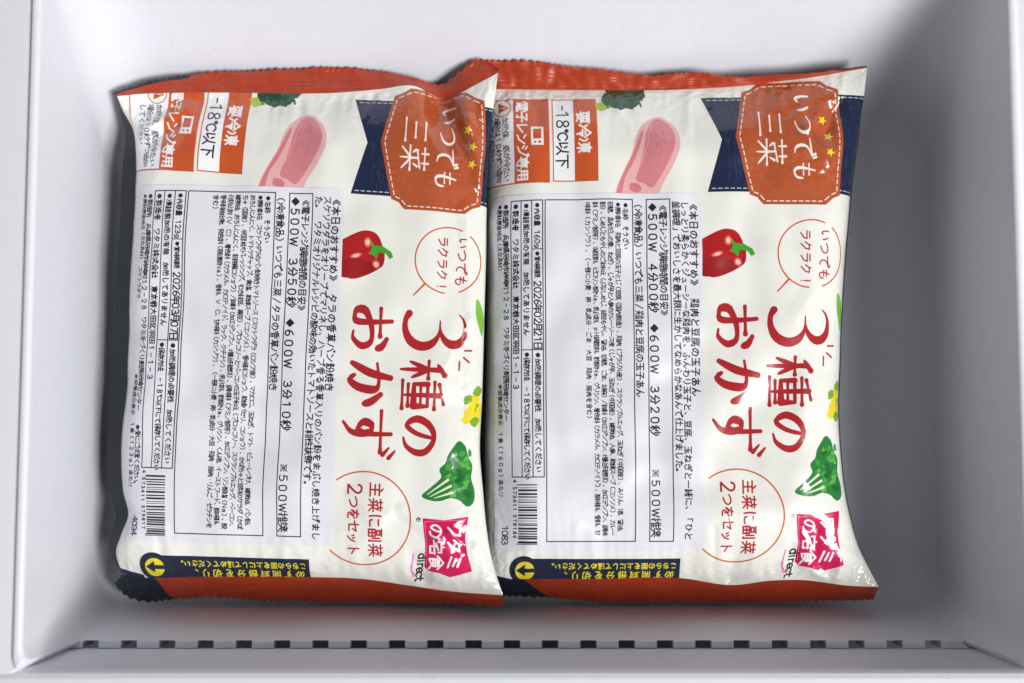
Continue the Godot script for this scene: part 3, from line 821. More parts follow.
# A printed sheet: a picture in memory on which flat print is drawn. Coordinates are print units; k pixels to the unit.
class Sheet:
	var w: int
	var h: int
	var k: float
	var ox: float
	var oy: float
	var d: PackedByteArray
	var rng := RandomNumberGenerator.new()
	var glyphs: Dictionary
	var cache := {}

	func _init(x0: float, y0: float, x1: float, y1: float, scale: float, book: Dictionary, c: Color) -> void:
		ox = x0; oy = y0; k = scale; glyphs = book
		w = int((x1 - x0) * k); h = int((y1 - y0) * k)
		rng.seed = 77
		var im := Image.create(w, h, false, Image.FORMAT_RGB8)
		im.fill(c)
		d = im.get_data()

	func texture() -> ImageTexture:
		var im := Image.create_from_data(w, h, false, Image.FORMAT_RGB8, d)
		return ImageTexture.create_from_image(im)

	func span(y: int, x0: int, x1: int, c: Color, grain: float) -> void:
		if y < 0 or y >= h: return
		x0 = maxi(x0, 0); x1 = mini(x1, w)
		var r := int(c.r * 255.0); var g := int(c.g * 255.0); var b := int(c.b * 255.0)
		var i := (y * w + x0) * 3
		for x in range(x0, x1):
			if grain > 0.0:
				var m := 1.0 + grain * (rng.randf() - 0.5)
				d[i] = mini(255, int(r * m)); d[i + 1] = mini(255, int(g * m)); d[i + 2] = mini(255, int(b * m))
			else:
				d[i] = r; d[i + 1] = g; d[i + 2] = b
			i += 3

	func rect(x0: float, y0: float, x1: float, y1: float, c: Color, grain := 0.0) -> void:
		for y in range(int(round((y0 - oy) * k)), int(round((y1 - oy) * k))):
			span(y, int(round((x0 - ox) * k)), int(round((x1 - ox) * k)), c, grain)

	func poly(pts: Array, c: Color, grain := 0.0) -> void:
		var lo := 1e9; var hi := -1e9
		for p in pts:
			lo = minf(lo, p.y); hi = maxf(hi, p.y)
		var n := pts.size()
		for y in range(maxi(0, int((lo - oy) * k)), mini(h, int((hi - oy) * k) + 1)):
			var yy := (y + 0.5) / k + oy
			var xs := []
			for i in n:
				var a: Vector2 = pts[i]
				var b: Vector2 = pts[(i + 1) % n]
				if (a.y > yy) != (b.y > yy):
					xs.append(a.x + (yy - a.y) / (b.y - a.y) * (b.x - a.x))
			xs.sort()
			for i in range(0, xs.size() - 1, 2):
				span(y, int(round((xs[i] - ox) * k)), int(round((xs[i + 1] - ox) * k)), c, grain)

	func blob(cx: float, cy: float, rx: float, ry: float, turn: float, c: Color, grain := 0.0, rough := 0.0) -> void:
		var pts := []
		for i in 28:
			var t := TAU * i / 28.0
			var m := 1.0 + rough * (rng.randf() - 0.5)
			pts.append(Vector2(cx, cy) + Vector2(cos(t) * rx * m, sin(t) * ry * m).rotated(turn))
		poly(pts, c, grain)

	# a tapered stroke from p (width w0) to q (width w1)
	func dab(p: Vector2, q: Vector2, w0: float, w1: float, c: Color) -> void:
		p = (p - Vector2(ox, oy)) * k; q = (q - Vector2(ox, oy)) * k
		var r0 := w0 * k * 0.5; var r1 := w1 * k * 0.5
		var m := maxf(r0, r1) + 1.0
		var x0 := maxi(0, int(minf(p.x, q.x) - m)); var x1 := mini(w - 1, int(maxf(p.x, q.x) + m))
		var y0 := maxi(0, int(minf(p.y, q.y) - m)); var y1 := mini(h - 1, int(maxf(p.y, q.y) + m))
		var vx := q.x - p.x; var vy := q.y - p.y
		var ll := maxf(vx * vx + vy * vy, 1e-6)
		var cr := c.r * 255.0; var cg := c.g * 255.0; var cb := c.b * 255.0
		for y in range(y0, y1 + 1):
			var dy := y + 0.5 - p.y
			var i := (y * w + x0) * 3
			for x in range(x0, x1 + 1):
				var dx := x + 0.5 - p.x
				var t := clampf((dx * vx + dy * vy) / ll, 0.0, 1.0)
				var ex := dx - t * vx; var ey := dy - t * vy
				var a := r0 + (r1 - r0) * t + 0.5 - sqrt(ex * ex + ey * ey)
				if a > 0.0:
					if a >= 1.0:
						d[i] = int(cr); d[i + 1] = int(cg); d[i + 2] = int(cb)
					else:
						d[i] = int(d[i] + (cr - d[i]) * a); d[i + 1] = int(d[i + 1] + (cg - d[i + 1]) * a); d[i + 2] = int(d[i + 2] + (cb - d[i + 2]) * a)
				i += 3

	func line(pts: Array, width: float, c: Color) -> void:
		for i in pts.size() - 1:
			dab(pts[i], pts[i + 1], width, width, c)

	func dashes(pts: Array, width: float, on: float, off: float, c: Color) -> void:
		for i in pts.size() - 1:
			var a: Vector2 = pts[i]
			var b: Vector2 = pts[i + 1]
			var n := maxi(1, int(a.distance_to(b) / (on + off)))
			var f := on / (on + off)
			for j in n:
				dab(a.lerp(b, (j + 0.5 - f / 2) / n), a.lerp(b, (j + 0.5 + f / 2) / n), width, width, c)

	func arc(cx: float, cy: float, r: float, a0: float, a1: float, width: float, c: Color) -> void:
		var pts := []
		var n := 60
		for i in n + 1:
			var t := deg_to_rad(lerpf(a0, a1, float(i) / n))
			pts.append(Vector2(cx + cos(t) * r, cy + sin(t) * r))
		line(pts, width, c)

	func curve(pts: Array) -> Array:
		var out := []
		var n := pts.size()
		for i in n - 1:
			var a: Vector3 = pts[maxi(i - 1, 0)]
			var b: Vector3 = pts[i]
			var e: Vector3 = pts[i + 1]
			var f: Vector3 = pts[mini(i + 2, n - 1)]
			for j in 4:
				out.append(b.cubic_interpolate(e, a, f, j / 4.0))
		out.append(pts[n - 1])
		return out

	# the strokes of a character: arrays of points in a cell 0 to 1
	func strokes(ch: String) -> Array:
		if cache.has(ch): return cache[ch]
		var out := []
		var code := ch.unicode_at(0)
		var kata := code >= 0x30A1 and code <= 0x30F6
		var u := code - (0x60 if kata else 0)
		if glyphs.has(ch):
			for item in String(glyphs[ch]).split("|"):
				if ":" in item and item.length() > 3:
					var two := item.split(":")
					var b := two[1].split_floats(",")
					for s in strokes(two[0]):
						var t := []
						for p in s: t.append(Vector3((b[0] + p.x * (b[2] - b[0])) / 20.0, (b[1] + p.y * (b[3] - b[1])) / 20.0, 0))
						out.append(t)
					continue
				var bent := item.begins_with("~")
				var pts := []
				for xy in item.trim_prefix("~").split(" "):
					var v := xy.split_floats(",")
					pts.append(Vector3(v[0] / 20.0, v[1] / 20.0, 0))
				out.append(curve(pts) if bent else pts)
		elif u in [0x3041, 0x3043, 0x3045, 0x3047, 0x3049, 0x3063, 0x3083, 0x3085, 0x3087]:
			for s in strokes(String.chr(code + 1)):
				var t := []
				for p in s: t.append(Vector3(p.x * 0.72 + 0.1, p.y * 0.72 + 0.28, 0))
				out.append(t)
		elif u > 0x304B and u < 0x3070 or u > 0x3070 and u < 0x307E:
			var two_marks := glyphs.has(String.chr(code - 1))
			out = strokes(String.chr(code - 1 if two_marks else code - 2)).duplicate()
			if two_marks:
				out.append([Vector3(0.80, 0.02, 0), Vector3(0.86, 0.16, 0)])
				out.append([Vector3(0.93, -0.02, 0), Vector3(0.99, 0.12, 0)])
			else:
				out.append([Vector3(0.90, 0.0, 0), Vector3(0.98, 0.07, 0), Vector3(0.90, 0.15, 0), Vector3(0.82, 0.07, 0), Vector3(0.90, 0.0, 0)])
		else:
			print("no strokes for ", ch)
		cache[ch] = out
		return out

	# one line of print; at: middle of the line's start, right: the way it reads, size: height of the cell, step: advance
	func print_line(s: String, at: Vector2, right: Vector2, size: float, step: float, width: float, c: Color, brush := 0.0, slant := 0.0) -> void:
		var down := Vector2(-right.y, right.x)
		for n in s.length():
			var ch := s[n]
			if ch != " " and ch != "　":
				glyph(ch, at + right * (step - size) * 0.5 - down * size * 0.5, right * size, down * size, width, c, brush, slant)
			at += right * (step if not ch in " ." else step * 0.5)

	func glyph(ch: String, corner: Vector2, ex: Vector2, ey: Vector2, width: float, c: Color, brush := 0.0, slant := 0.0) -> void:
		if ch == "●":
			var m := corner + ex * 0.5 + ey * 0.5
			dab(m, m + ex * 0.01, ex.length() * 0.72, ex.length() * 0.72, c)
			return
		var all := strokes(ch)
		if brush == 0.0: width *= clampf(pow(9.0 / maxf(all.size(), 1), 0.5), 0.5, 1.0)
		for s in all:
			var n: int = s.size()
			if brush > 0.0 and n <= 4: # a brushed line: a swelling where it starts, thinner on the way, a stop or a tail at its end
				for i in n - 1:
					var a: Vector3 = s[i]
					var b: Vector3 = s[i + 1]
					var flat := absf(b.x - a.x) > 2.0 * absf(b.y - a.y)
					var full := width * (1.0 - brush * (1.0 if flat else 0.25))
					var steps := [[0.0, 1.15], [0.12, 1.0], [0.5, 0.82], [0.85, 0.95], [1.0, 1.45]] if flat else [[0.0, 1.2], [0.15, 1.02], [0.55, 0.95], [0.85, 0.75], [1.0, 0.5 if i == n - 2 else 0.9]]
					for m in 4:
						var pa := a.lerp(b, steps[m][0])
						var pb := a.lerp(b, steps[m + 1][0])
						dab(corner + ex * pa.x + ey * pa.y, corner + ex * pb.x + ey * pb.y, full * steps[m][1], full * steps[m + 1][1], c)
				continue
			var last_w := width
			for i in n - 1:
				var a: Vector3 = s[i]
				var b: Vector3 = s[i + 1]
				var w1 := width
				if brush > 0.0:
					var dir := Vector2(b.x - a.x, b.y - a.y).normalized()
					w1 = width * (1.0 - brush * absf(dir.x) * (1.0 - 0.6 * absf(dir.y)))
					w1 *= 0.5 + 0.8 * sin(PI * clampf((i + 1.8) / (n + 1.2), 0, 1))
				if i == 0: last_w = w1
				dab(corner + ex * (a.x - slant * a.y) + ey * a.y, corner + ex * (b.x - slant * b.y) + ey * b.y, last_w, w1, c)
				last_w = w1

	func star(cx: float, cy: float, r: float, c: Color, turn := 0.0) -> void:
		var pts := []
		for i in 10:
			pts.append(Vector2(cx, cy) + Vector2((r if i % 2 == 0 else r * 0.42), 0).rotated(TAU * i / 10.0 + turn))
		poly(pts, c)

# Stroke skeletons of the characters printed on the packs, on a 20 x 20 cell, y down. "|" parts strokes, "~" marks a curve,
# "X:x0,y0,x1,y1" sets the character X into that box.
const GLYPHS := {
	"あ": "3,5 16,4|~9,1 8.5,9 10,17|~14,7 12,13 6,18 3,17 3,13 8,9.5 14,9.5 18,13 16,17 12,19",
	"い": "~4,4 4,11 6,15 9,13|~15,5 17,9 17.5,13",
	"う": "~7,2 10,3 13,4|~4,8 10,7 15,9 14,14 8,19",
	"え": "~7,1 10,2.5 13,3|4,8 14,8 4,18|~9,13 11,14 12,18 17,18",
	"お": "2,6 13,6|~7,1 7.5,10 7,17 3,17 3,13 9,10 15,10 17,14 14,18 11,18|~14,3 17,5 18,7",
	"か": "~2,7 10,6 13,8 12,15 9,19 7,17|~8,1 6,10 2,18|~15,5 18,9 19,12",
	"き": "3,6 16,4|3,10 17,8.5|~9,1 12,8 15,14|~4,14 5,18 10,19 15,18",
	"く": "14,1 5,10 14,19",
	"け": "~4,2 3,10 4,18|7,7 18,6|~14,1 14.5,10 10,19",
	"こ": "~4,4 10,4 15,4.5|~4,13 6,17 11,18 17,17",
	"さ": "3,7 17,5|~9,1 12,8 15,13|~4,13 5,17 10,19 15,18",
	"し": "~6,1 5,12 7,18 12,18 17,13",
	"す": "1,5 19,5|~11,1 11,10 9,14 6,12 7,9 10,9 11,13 10,17 6,20",
	"せ": "1,9 19,7|~14,2 14,9 13,13 11,13|~6,4 6,13 8,18 16,18",
	"そ": "~5,3 14,2.5 4,10|4,10 17,9|~17,9 10,10 8,14 10,18 14,19",
	"た": "2,5 13,4.5|~8,1 6,10 3,18|~11,10 14,9.5 18,9.5|~10,14 11,18 15,18.5 19,18",
	"ち": "2,5 17,4|~9,1 7,8 5,13 10,10 15,10 17,13 14,18 7,19",
	"つ": "~2,7 9,4.5 15,5 18,9 15,14 7,17",
	"て": "~2,5 10,4 18,3|~18,3 10,7 8,12 10,17 15,18.5",
	"と": "~6,2 7,6 9,9|~17,5 8,10 4,14 6,18 17,18",
	"な": "2,5 11,4|~8,1 5,9 2,13|~14,3 16,5 18,7|~13,9 13,15 10,18 6,17 7,14 12,14 18,18",
	"に": "~4,2 3,10 4,18|9,5 17,5|~9,14 10,17 14,17.5 18,17",
	"ね": "6,1 6,19|2,6 9,5 2,15|~2,15 10,6 15,5 17,10 16,16 12,18 11,15 14,14 19,18",
	"の": "~11,4 9,12 5,17 2,12 5,6 11,3.5 17,7 18,12 15,17 11,18.5",
	"は": "~4,2 3,10 4,18|8,6 19,5.5|~14,2 14,10 14,15 11,18 8,16 10,14 14,14 19,18",
	"ひ": "2,4 8,3|~8,3 4,9 4,14 8,18 13,16 14,9 13,3|~13,3 15,8 19,10",
	"ふ": "~8,2 11,3 12,5|~8,7 9,12 11,15 9,19 6,18|~3,13 2,16 2,18|~15,11 18,14 18,17",
	"へ": "1,12 7,6 19,15",
	"ほ": "~4,2 3,10 4,18|9,4 18,4|9,9 19,9|~14,4 14,15 11,18 8,16 10,14 14,14 19,18",
	"ま": "3,5 17,5|3,10 17,10|~10,1 10,15 7,18 4,16 6,14 10,14 17,18",
	"み": "~4,4 11,3 8,12 4,17 2,14 6,11 12,12 19,15|~15,8 14,14 11,19",
	"む": "2,6 12,5|~7,1 7,12 5,14 3,12 5,10 7,12 6,17 9,18 15,18 16,14|~14,4 17,6 18,8",
	"め": "~4,4 6,12 9,16|~13,2 9,13 4,17 2,13 6,7 12,6 17,9 17,14 11,19",
	"も": "~9,1 7,10 7,16 10,19 15,17 16,12|3,6 13,6|3,11 13,11",
	"や": "~2,9 10,6 16,6 17,10 12,12|~11,1 12,3 13,4|~5,5 8,12 11,19",
	"ゆ": "~4,3 3,10 4,15 8,7 13,5 18,9 15,14 9,13|~12,1 13,10 9,19",
	"よ": "10,6 17,5.5|~10,1 10,15 7,18 4,16 6,14 10,14 17,18",
	"ら": "~7,1 10,3 12,4|~5,6 4,13 10,10 15,11 16,15 12,18 6,19",
	"り": "~5,2 4,8 5,12|~14,2 15,8 14,14 9,19",
	"る": "4,3 14,3 4,12|~4,12 11,9 17,12 15,18 9,19 8,16 12,16 13,18",
	"れ": "6,1 6,19|2,6 9,5 2,15|~2,15 10,6 13,6 13,15 15,18 19,15",
	"ろ": "4,3 14,3 4,12|~4,12 11,9 17,12 15,17 7,19",
	"わ": "6,1 6,19|2,6 9,5 2,15|~2,15 10,7 16,7 18,12 15,17 10,19",
	"を": "3,4 16,4|~10,1 7,7 3,13 8,9 11,10 11,15|~17,8 10,12 7,16 10,19 16,19",
	"ん": "~10,1 6,11 2,19 8,11 11,12 11,17 14,18 19,12",
	"ア": "2,3 18,3 17,6 12,10|~10,7 9,14 4,19",
	"イ": "16,1 9,7 2,11|11,7 11,19",
	"ウ": "10,0 10,4|3,9 3,4 17,4 16,11 12,16 7,19",
	"エ": "3,4 17,4|10,4 10,16|1,16 19,16",
	"オ": "1,6 19,6|13,1 13,19 9,18|13,6 8,13 2,17",
	"カ": "2,6 17,6 16,17 14,19 11,18|9,1 8,10 2,19",
	"キ": "2,6 17,4|1,12 19,10|8,1 12,19",
	"ク": "8,1 6,6 2,11|7,4 16,4 14,11 5,19",
	"ケ": "6,1 5,6 1,11|5,6 19,6|13,6 12,13 6,19",
	"コ": "3,4 17,4 17,17|2,17 17,17",
	"サ": "1,6 19,6|6,1 6,12|14,1 14,10 12,15 7,19",
	"シ": "4,2 8,5|2,7 6,10|3,18 11,15 18,5",
	"ス": "3,3 16,3 12,11 2,18|11,11 18,18",
	"セ": "1,8 18,5 14,11|7,1 7,17 17,17",
	"ソ": "3,3 6,9|17,2 15,11 6,19",
	"タ": "8,1 6,6 2,11|7,4 16,4 14,11 5,19|6,9 13,13",
	"チ": "16,1 4,4|1,9 19,9|11,3 11,11 5,19",
	"ツ": "3,4 5,9|9,3 11,8|18,3 15,12 6,19",
	"テ": "4,3 16,3|1,9 19,9|11,9 9,15 4,19",
	"ト": "7,1 7,19|7,8 16,13",
	"ナ": "1,7 19,7|11,1 11,9 5,19",
	"ニ": "4,4 16,4|1,16 19,16",
	"ネ": "10,0 11,3|3,5 17,5 10,11 2,15|10,10 10,20|13,11 18,14",
	"ノ": "16,2 12,11 3,19",
	"ハ": "7,4 5,11 1,17|12,4 16,10 19,17",
	"ヒ": "4,2 4,17 18,17|17,6 4,10",
	"フ": "3,3 17,3 15,11 6,19",
	"ヘ": "1,12 7,6 19,15",
	"ホ": "1,6 19,6|10,1 10,19|5,9 2,16|15,9 18,16",
	"マ": "2,4 18,4 9,14|7,10 12,17",
	"ミ": "5,2 16,6|5,8 15,12|3,14 17,19",
	"メ": "15,2 11,12 3,19|5,7 15,16",
	"ヤ": "1,8 18,5 15,11|6,2 10,19",
	"ユ": "4,5 14,5 13,16|1,16 19,16",
	"ヨ": "4,3 16,3 16,18|4,10 16,10|3,18 16,18",
	"ラ": "4,3 16,3|3,8 17,8 15,14 6,19",
	"リ": "4,2 4,12|15,2 15,11 8,19",
	"ル": "6,3 6,10 1,18|11,2 11,17 19,10",
	"レ": "5,2 5,18 18,9",
	"ロ": "3,4 17,4 17,17 3,17 3,4",
	"ワ": "3,10 3,3 17,3 16,10 7,19",
	"ン": "3,4 8,7|3,18 11,15 18,6",
	"ー": "2,10 18,10", "-": "5,10 15,10", "、": "2,14 6,18", "。": "~3,14 1,16 3,18.5 5.5,16 3,14", "・": "9.5,10 10.5,10",
	"（": "~16,1 12,6 12,14 16,19", "）": "~4,1 8,6 8,14 4,19", "「": "16,1 10,1 10,13", "」": "4,19 10,19 10,7",
	"《": "13,2 7,10 13,18|18,2 12,10 18,18", "》": "7,2 13,10 7,18|2,2 8,10 2,18", "/": "15,1 5,19", "!": "10,2 10,13|10,17.6 10,18.2",
	"◆": "10,3 17,10 10,17 3,10 10,3|10,5 15,10 10,15 5,10 10,5|10,8 12,10 10,12 8,10 10,8", "※": "4,4 16,16|16,4 4,16|10,4 10,4.4|10,15.6 10,16|4,10 4.4,10|15.6,10 16,10",
	"℃": "~4,2 2,4 4,6 6,4 4,2|~18,6 14,3 9,5 7,10 9,15 14,17 18,14",
	"0": "~10,2 5.5,5 5.5,15 10,18 14.5,15 14.5,5 10,2", "1": "6,5 10.5,2 10.5,18", "2": "~5,6 7,2.5 12,2.5 14.5,6 12,11 5,18|5,18 15,18",
	"3": "~5,4 9.5,2 14,5 12.5,9 8.5,10|~8.5,10 14,11 15,15 10.5,18 5,16", "4": "12,18 12,2 4,13 16,13", "5": "14,2 6.5,2 5.5,9.5|~5.5,9.5 10,8 14.5,10.5 14.5,15 10,18 5,16.5",
	"6": "~13,2 7,6 5,13 8,18 13,17 15,13 12,10 7,10.5 5,14", "7": "5,2 15,2 9,18", "8": "~10,9.5 6,7 7,3 10,2 13,3 14,7 10,9.5 5.5,13 6,17 10,18 14,17 14.5,13 10,9.5",
	"9": "~7,18 13,14 15,7 12,2 7,3 5,7 8,10 13,9.5 15,6",
	"W": "2,3 6,18 10,5 14,18 18,3", "N": "4,18 4,3 16,18 16,3", "V": "3,3 10,18 17,3", "C": "~17,6 13,2 7,3 4,9 6,16 12,18 17,15", "H": "5,2 5,18|15,2 15,18|5,10 15,10",
	"a": "~6,10 10,8 13,11 13,18|~13,12 7,12 5,15 8,18 13,16", "g": "~14,9 10,7 6,9 6,13 10,15 14,13|~14,8 14,17 11,20 6,19", "p": "6,8 6,20|~6,10 10,8 14,10 14,14 10,17 6,15",
	"d": "14,2 14,18|~14,11 10,8 6,11 6,15 10,18 14,15", "i": "10,8 10,18|10,4 10,4.4", "r": "7,8 7,18|~7,11 9,8.5 13,8.5", "e": "~6,13 14,13 13,9 9,8 6,11 6,15 9,18 14,16.5", "c": "~14,10 10,8 6,11 6,15 10,18 14,16", "t": "9,4 9,15 11,18 14,17.5|5,8.5 13,8.5",
	"R": "6,3 6,17|~6,3 13,4 12,9 6,10|10,10 14,17",
	"一": "1,10 19,10", "三": "3,3 17,3|4,10 16,10|1,17 19,17", "口": "2,2 18,2 18,18 2,18 2,2", "日": "4,1 16,1 16,19 4,19 4,1|4,10 16,10", "目": "4,1 16,1 16,19 4,19 4,1|4,7 16,7|4,13 16,13",
	"田": "2,2 18,2 18,18 2,18 2,2|2,10 18,10|10,2 10,18", "月": "5,1 5,12 2,19|5,1 16,1 16,19 13,18|5,7 16,7|5,12 16,12", "木": "1,6 19,6|10,0 10,20|10,6 2,16|10,6 18,16",
	"糸": "10,0 4,5 12,8|15,4 5,11 17,10|10,11 10,20|5,14 3,18|15,14 18,18", "言": "9,0 11,2|1,4 19,4|4,8 16,8|4,11 16,11|口:3,13,17,20", "土": "3,7 17,7|10,1 10,18|1,18 19,18",
	"王": "2,2 18,2|3,10 17,10|1,18 19,18|10,2 10,18", "玉": "2,2 18,2|3,10 17,10|1,18 19,18|10,2 10,18|13,13 16,15", "主": "9,0 12,3|2,5 18,5|3,11 17,11|1,18 19,18|10,5 10,18",
	"火": "10,1 10,8 2,19|10,8 18,19|4,5 6,10|16,4 14,9", "灬": "3,3 1,17|8,4 9,16|12,4 14,16|17,3 19,17", "氵": "4,2 14,5|2,8 12,11|4,19 16,12", "冫": "3,4 13,8|3,18 13,11",
	"亻": "14,1 4,11|10,7 10,20", "禾": "15,1 5,4|1,8 19,8|10,3 10,20|10,8 2,16|10,8 18,15", "米": "1,9 19,9|10,0 10,20|4,2 7,7|16,2 13,7|10,9 2,18|10,9 18,18",
	"食": "10,0 1,8|10,0 19,8|7,6 14,6|5,8 15,8 15,14 5,14|5,11 15,11|5,8 5,19 11,17|10,14 19,20", "金": "10,0 1,8|10,0 19,8|5,8 15,8|2,13 18,13|10,8 10,19|5,15 7,18|15,15 13,18|1,19 19,19",
	"艹": "1,9 19,9|6,1 6,17|14,1 14,17", "宀": "10,0 10,7|2,17 2,7 18,7 18,17", "扌": "2,6 18,6|11,0 11,19 6,17|2,14 18,11", "忄": "10,0 10,20|4,6 3,12|14,5 17,10",
	"阝": "4,1 4,20|4,1 14,1 10,8 15,13 11,17 6,16", "刂": "5,3 5,14|15,1 15,19 11,18", "力": "2,6 17,6 16,18 12,18|10,1 8,10 2,19", "攵": "8,1 3,8|5,5 18,5|15,5 10,14 2,19|6,9 18,19",
	"又": "3,3 16,3 10,13 2,19|5,7 18,19", "寸": "1,6 19,6|14,1 14,19 9,17|5,10 8,14", "辶": "2,2 5,5|1,9 5,9 4,16 1,19|4,16 9,19 20,19", "广": "10,0 10,3|3,3 19,3|3,3 3,12 1,20",
	"厂": "3,2 19,2|3,2 3,12 1,20", "尸": "3,2 17,2 17,8 3,8|3,2 3,12 1,20", "門": "2,1 2,20|2,1 8,1 8,8 2,8|2,4 8,4|18,1 18,20 15,19|18,1 12,1 12,8 18,8|12,4 18,4", "囗": "1,1 19,1 19,19 1,19 1,1",
	"貝": "4,1 16,1 16,14 4,14 4,1|4,5 16,5|4,10 16,10|7,15 2,20|13,15 18,20", "石": "1,3 19,3|9,3 2,12|5,10 17,10 17,19 5,19 5,10", "酉": "1,2 19,2|3,6 17,6 17,19 3,19 3,6|8,2 8,10 3,12|12,2 12,10 17,11|3,15 17,15",
	"隹": "7,0 1,8|5,5 5,20|5,5 19,5|5,10 18,10|5,15 18,15|5,19 19,19|12,5 12,19|12,1 14,4", "鳥": "10,0 8,2|4,2 16,2 16,9 4,9|4,5 16,5|4,2 4,13 18,13 17,20 14,19|4,13 18,12|3,16 2,19|7,16 8,19|11,16 12,19",
	"豆": "2,2 18,2|4,6 16,6 16,11 4,11 4,6|6,13 8,17|14,13 12,17|1,18 19,18", "立": "10,0 10,4|2,5 18,5|6,8 8,16|14,8 12,16|1,18 19,18", "女": "8,1 4,12 17,19|14,6 10,14 3,19|1,7 19,7", "子": "4,2 16,2 10,8|10,8 10,19 6,18|1,10 19,10",
	"爫": "17,1 3,4|3,8 5,14|9,7 10,13|17,6 14,13", "皿": "4,3 4,18|4,3 16,3 16,18|8,3 8,18|12,3 12,18|0,18 20,18", "示": "5,2 15,2|1,8 19,8|10,8 10,19 7,18|6,12 3,17|14,12 17,17", "衣": "10,0 10,4|1,4 19,4|9,5 2,14|6,10 6,19 11,16|17,7 12,11|10,6 18,19",
	"大": "1,7 19,7|10,1 10,8 2,19|10,8 18,19", "人": "10,1 9,9 1,19|10,6 19,19", "入": "6,2 10,3 10,7 1,19|10,7 19,19", "小": "10,1 10,19 6,18|4,7 2,14|16,7 18,14", "工": "3,3 17,3|10,3 10,17|1,17 19,17", "下": "1,3 19,3|9,3 9,20|11,8 16,12", "上": "9,1 9,18|9,8 17,8|1,18 19,18",
	"半": "4,2 6,7|16,2 14,7|3,9 17,9|1,14 19,14|10,0 10,20", "中": "3,5 17,5 17,13 3,13 3,5|10,0 10,20", "止": "10,1 10,18|10,8 17,8|4,7 4,18|1,18 19,18", "生": "5,2 2,9|4,5 17,5|10,0 10,18|4,11 16,11|1,18 19,18", "心": "2,9 4,16|7,6 7,16 9,18 15,18 16,14|10,3 12,8|15,6 19,12",
	"斗": "4,3 8,6|3,8 7,11|13,1 13,20|1,15 19,11", "手": "16,1 4,3|3,7 17,7|1,12 19,12|10,2 10,19 6,18", "方": "10,0 10,4|1,5 19,5|8,9 16,9 15,18 11,18|8,5 7,11 2,19", "用": "4,2 4,12 1,19|4,2 17,2 17,19 14,18|4,7 17,7|4,12 17,12|10,2 10,18",
	"分": "8,1 2,10|12,1 18,10|5,10 15,10 14,18 10,18|9,10 8,14 3,19", "内": "3,6 3,20|3,6 17,6 17,19 14,18|10,1 10,7 5,14|10,8 15,14", "肉": "3,5 3,20|3,5 17,5 17,19 14,18|10,1 10,6 6,11|10,6 14,10|10,10 6,16|10,11 14,16", "出": "10,1 10,18|4,4 4,9 16,9 16,4|3,12 3,18 17,18 17,12",
	"本": "1,6 19,6|10,0 10,20|10,6 2,16|10,6 18,16|6,15 14,15", "年": "6,1 2,7|5,4 17,4|5,9 16,9|5,9 5,14|1,14 19,14|11,4 11,20", "区": "2,2 18,2|2,2 2,18 19,18|14,5 6,15|6,6 14,15", "市": "10,0 10,3|1,4 19,4|4,8 4,17|4,8 16,8 16,16 13,16|10,4 10,20", "町": "田:0,3,9,16|10,4 20,4|16,4 16,19 12,18",
	"名": "8,1 3,8|7,4 15,4 10,11 2,15|口:7,11,18,20", "多": "10,0 4,5|9,2 15,2 10,7 3,9|11,8 5,14|10,10 17,10 12,16 3,20", "色": "8,0 2,7|7,3 14,3 11,7|4,7 16,7 16,12 4,12|10,7 10,12|4,7 4,18 17,18 17,15", "品": "口:5,0,15,9|口:0,10,9,20|口:11,10,20,20", "合": "10,0 1,9|10,0 19,9|6,9 14,9|口:4,11,16,20", "会": "10,0 1,9|10,0 19,9|6,9 14,9|2,13 18,13|9,13 4,19 15,18|13,15 17,20",
	"含": "10,0 1,7|10,0 19,7|6,7 14,7|5,10 15,10 12,13|口:4,13,16,20", "社": "示:0,0,8,20|土:9,2,20,19", "神": "示:0,0,8,20|10,5 19,5 19,14 10,14 10,5|10,9 19,9|14.5,1 14.5,20", "相": "木:0,0,9,20|目:11,1,20,20", "材": "木:0,0,9,20|寸:10,0,20,20", "枝": "木:0,0,8,20|10,5 20,5|15,0 15,10|又:9,10,20,20", "株": "木:0,0,8,20|12,1 10,7|11,4 19,4|9,10 20,10|15,0 15,20|15,10 10,17|15,10 20,17", "植": "木:0,0,8,20|9,3 20,3|14,0 14,5|目:10,5,18,16|9,6 9,19 20,19",
	"種": "禾:0,0,8,20|18,1 10,3|9,5 20,5|10,8 19,8 19,14 10,14 10,8|10,11 19,11|14.5,2 14.5,18|10,16.5 19,16.5|8.5,19 20,19", "秒": "禾:0,0,9,20|14.5,0 14.5,11|11,4 10,9|18,4 20,8|19,9 15,16 9,20", "称": "禾:0,0,9,20|13,0 10,6|12,4 20,4|15,4 15,19 12,18|11,9 9,15|18,9 20,15", "和": "禾:0,0,11,20|口:12,5,20,17", "粉": "米:0,0,9,20|13,1 10,9|16,1 20,9|11,10 19,10 18,18 15,18|14,10 10,19", "料": "米:0,0,9,20|斗:10,0,20,20", "粘": "米:0,0,9,20|15,0 15,10|15,5 20,5|口:11,10,20,20", "糖": "米:0,0,8,20|14,0 14,2|9,2 20,2|10,2 8,20|11,5 19,5 19,9 11,9|11,7 20,7|15,3 15,12|口:11,13,19,20", "糊": "米:0,0,7,20|8,5 13,5|10.5,1 10.5,9|口:8,9,13,17|月:14,1,20,20",
